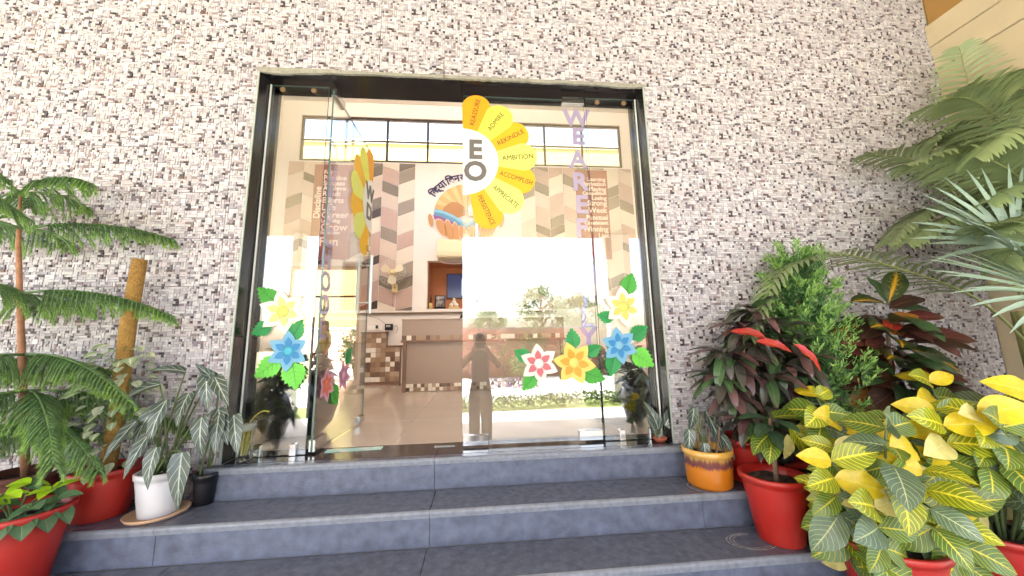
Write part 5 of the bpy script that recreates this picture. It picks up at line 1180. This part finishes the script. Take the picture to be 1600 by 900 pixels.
def tree(loc, h, r, label, seed, dens=2600):
    rg = random.Random(seed); t = thing('garden_tree', label, 'tree', loc); q = MB(); q.tube([(0, 0, 0), (.05, 0, h * .3), (-.05, .05, h * .62), (0, 0, h * .85)], [.16, .12, .08, .03], 9)
    hubs = []
    for k in range(8):
        a = k * 2.4; e = Vector((r * .6 * math.cos(a), r * .6 * math.sin(a), h * (.55 + .045 * k))); q.tube(curve3((0, 0, h * (.35 + .04 * k)), (e.x * .5, e.y * .5, e.z * .9), e, 5), [.05, .045, .04, .03, .02, .01], 6); hubs.append(e)
    q.build('trunk', M_BARK, t, True); q = MB()
    for e in hubs + [Vector((0, 0, h * .88))]: leafcloud(q, e, r * .5, r * .5, r * .42, dens // 9, .09, rg, (0, 1, 2))
    q.build('crown', M_LF, t)
def bush(loc, r, h, label, seed, ms=(0, 1, 2), n=900, nm='garden_bush', extra=None):
    rg = random.Random(seed); t = thing(nm, label, 'bush', loc); q = MB()
    for k in range(6): a = k * 1.05; q.tube([(0, 0, 0), (r * .3 * math.cos(a), r * .3 * math.sin(a), h * .5), (r * .5 * math.cos(a), r * .5 * math.sin(a), h * .8)], [.025, .016, .006], 5)
    q.build('stem', M_BARK, t); q = MB(); leafcloud(q, (0, 0, h * .55), r, r, h * .55, n, .06, rg, ms); q.build('foliage', M_LF + [M_BOUG], t)
k = MB(); k.box(-16, 16, -14.6, -7.6, GZ - .1, GZ - .004); struct('plaza', k, mat('pale_paving', S(208, 206, 202), .85, var=.08, scale=2))
k = MB(); k.box(-14, 3.0 + 2.0, -7.6, -6.0, GZ - .1, GZ - .008); struct('lawn_strip', k, mat('lawn', S(110, 122, 58), .9, var=.3, scale=6))
hd = MB(); rg = random.Random(71)
for k in range(2400): x = rg.uniform(.2, 5.2); leafcloud(hd, (x, -6.5 + rg.uniform(-.3, .3) + .2 * math.sin(x), GZ + rg.uniform(.05, .28)), .05, .05, .05, 1, .05, rg, (0, 1, 2))
tag(hd.build('low_hedge', M_LF), 'low clipped hedge edging the garden bed opposite the entrance', 'hedge', kind='stuff')
fl = MB()
for k in range(1500): a = rg.uniform(0, 2 * PI); r = rg.random() ** .5; x, y = 2.6 + 1.1 * r * math.cos(a), -10.6 + .8 * r * math.sin(a); leafcloud(fl, (x, y, GZ + rg.uniform(.03, .3)), .03, .03, .03, 1, .045, rg, (0, 1, 1, 2))
tag(fl.build('purple_flower_bed', [M_LF[0], mat('purple_petal', S(112, 74, 116), .6), mat('purple_deep', S(78, 56, 84), .6)]), 'round bed of purple flowers on the pale paving', 'flower bed', kind='stuff')
gw = thing('garden_wall', 'brown boundary wall behind the garden bushes', 'wall', (3, -15.2, GZ)); k = MB(); k.box(-2.6, 16, -.12, .12, 0, 2.25); k.build('wall', mat('brown_wall', S(166, 112, 88), .8, var=.15, scale=3), gw); k = MB(); k.box(-2.65, 16.05, -.16, .16, 2.251, 2.34); k.build('coping', M_CEM, gw)
for i, (x, y, r, h, ms, lab) in enumerate(((1.0, -14.3, .9, 2.6, (3, 3, 1), 'pink bougainvillea bush against the garden wall'), (2.6, -14.4, .9, 2.3, (0, 1, 3), 'bougainvillea bush with scattered pink blooms beside the wall'), (4.0, -14.5, 1.0, 3.0, (0, 1, 2), 'tall green bush in front of the brown garden wall'), (5.6, -14.3, .8, 1.5, (1, 1, 0), 'low yellow green bush at the foot of the garden wall'), (7.2, -14.4, 1.1, 2.9, (0, 2, 2), 'dark green bush at the far end of the garden wall'), (3.2, -13.4, .6, 1.1, (1, 0, 1), 'small rounded bush on the pale paving edge'))): bush((x, y, GZ - .02), r, h, lab, 90 + i, ms)
tree((5.2, -19, GZ - .02), 5.3, 1.9, 'pale green garden tree rising above the brown wall', 101); tree((8.2, -21, GZ - .02), 5.0, 2.0, 'broad garden tree beyond the end of the brown wall', 102); tree((2.2, -24, GZ - .02), 4.2, 1.6, 'small far tree behind the bougainvillea', 103)
bush((-1.7, 7.3, -.05), .5, 1.25, 'leafy bush in the yard outside the rear glass door', 111); bush((-1.05, 8.4, -.05), .5, 1.0, 'round bush in the yard by the pink boundary wall', 112)

# ---- large black planters just inside the side panels
L_BK = leaf_mat('blackish_leaf', S(44, 48, 38), S(70, 74, 56), 8, .07, .05, rough=.35, rnd=.4, trans=.04); BKL = uv_mesh('planter_leaf', *leaf_geo(.17, .034, lance, .7, .2, 8, 4), L_BK)
for x, lab, sd in ((.06, 'big black round planter with dark foliage inside the open door side', 1), (2.60, 'big black round planter with dark foliage inside the closed door side', 2)):
    t = thing('black_planter', lab, 'planter', (x, .70, 0.001)); q = MB(); q.lathe([(.14, .0005), (.19, .01), (.25, .08), (.285, .20), (.28, .32), (.22, .42), (.235, .44), (.215, .44), (.2, .39), (.002, .38)], 36); q.build('pot', mat('black_ceramic', S(24, 22, 22), .18), t, True)
    rg = random.Random(sd)
    for k in range(110):
        a = k * 2.4; el = rg.uniform(-.3, .9); d = Vector((math.cos(a) * math.cos(el), math.sin(a) * math.cos(el), math.sin(el)))
        leaf_at(t, BKL, (.10 * math.cos(a), .10 * math.sin(a), .40 + .16 * rg.random()), d, (0, -.4, 1), rg.uniform(.7, 1.15))

# ---- big planters added out on the porch to darken the side panel reflections
for x, y, lab, sd in ((-2.45, -4.2, 'large dark planter with dense foliage added to dim the reflection, slim column side', 5), (4.75, -4.2, 'large dark planter with dense foliage added to dim the reflection, broad column side', 6)):
    t = thing('added_porch_planter', lab, 'planter', (x, y, GZ)); q = MB(); q.lathe([(.42, .0005), (.52, .02), (.62, .3), (.64, .5), (.58, .66), (.60, .70), (.56, .70), (.52, .62), (.002, .60)], 32); q.build('pot', MATS['black_ceramic'], t, True)
    rg = random.Random(sd)
    for k in range(190):
        a = k * 2.4; el = rg.uniform(-.6, 1.0); d = Vector((math.cos(a) * math.cos(el), math.sin(a) * math.cos(el), math.sin(el))); rr = rg.random() ** .5 * .5; leaf_at(t, BKL, (rr * math.cos(a), rr * math.sin(a), .66 + .35 * rg.random()), d, (0, -.4, 1), rg.uniform(1.4, 2.2))
# ---- small things at the doorway
q = MB(); q.box(0, .34, 0, .075, 0, .0015); ps = thing('paper_sheet', 'turquoise printed sheet lying under the open glass door', 'paper', (.50, .135, .0012)); q.build('sheet', mat('turquoise_print', S(120, 190, 190), .5, col2=S(210, 214, 200), scale=14), ps); ps.rotation_euler = (0, 0, .06)
q = MB(); q.bbox(0, .13, 0, .014, 0, .004, .001); fp_ = thing('floor_latch', 'thin steel latch plate set in the dark threshold', 'latch', (1.17, .165, .0005)); q.build('plate', M_METAL, fp_)
dl_ = thing('dried_leaf', 'curled dry leaf and twig caught above the door head', 'leaf', (1.19, -.018, 2.535)); q = MB(); q.tube([(.03, 0, -.06), (.035, -.006, .0), (.03, -.004, .06), (.034, 0, .11)], [.0018, .003, .0025, .001], 6); q.build('twig', M_BARK, dl_)
leaf_at(dl_, uv_mesh('dry_leaf', *leaf_geo(.075, .02, lance, 1.4, .5, 7, 4, .3), leaf_mat('dry_leaf', S(150, 118, 74, .6), S(176, 146, 96, .6), 6, .1, .08)), (.03, -.006, .012), (-.9, -.25, .25), (0, -.6, 1))
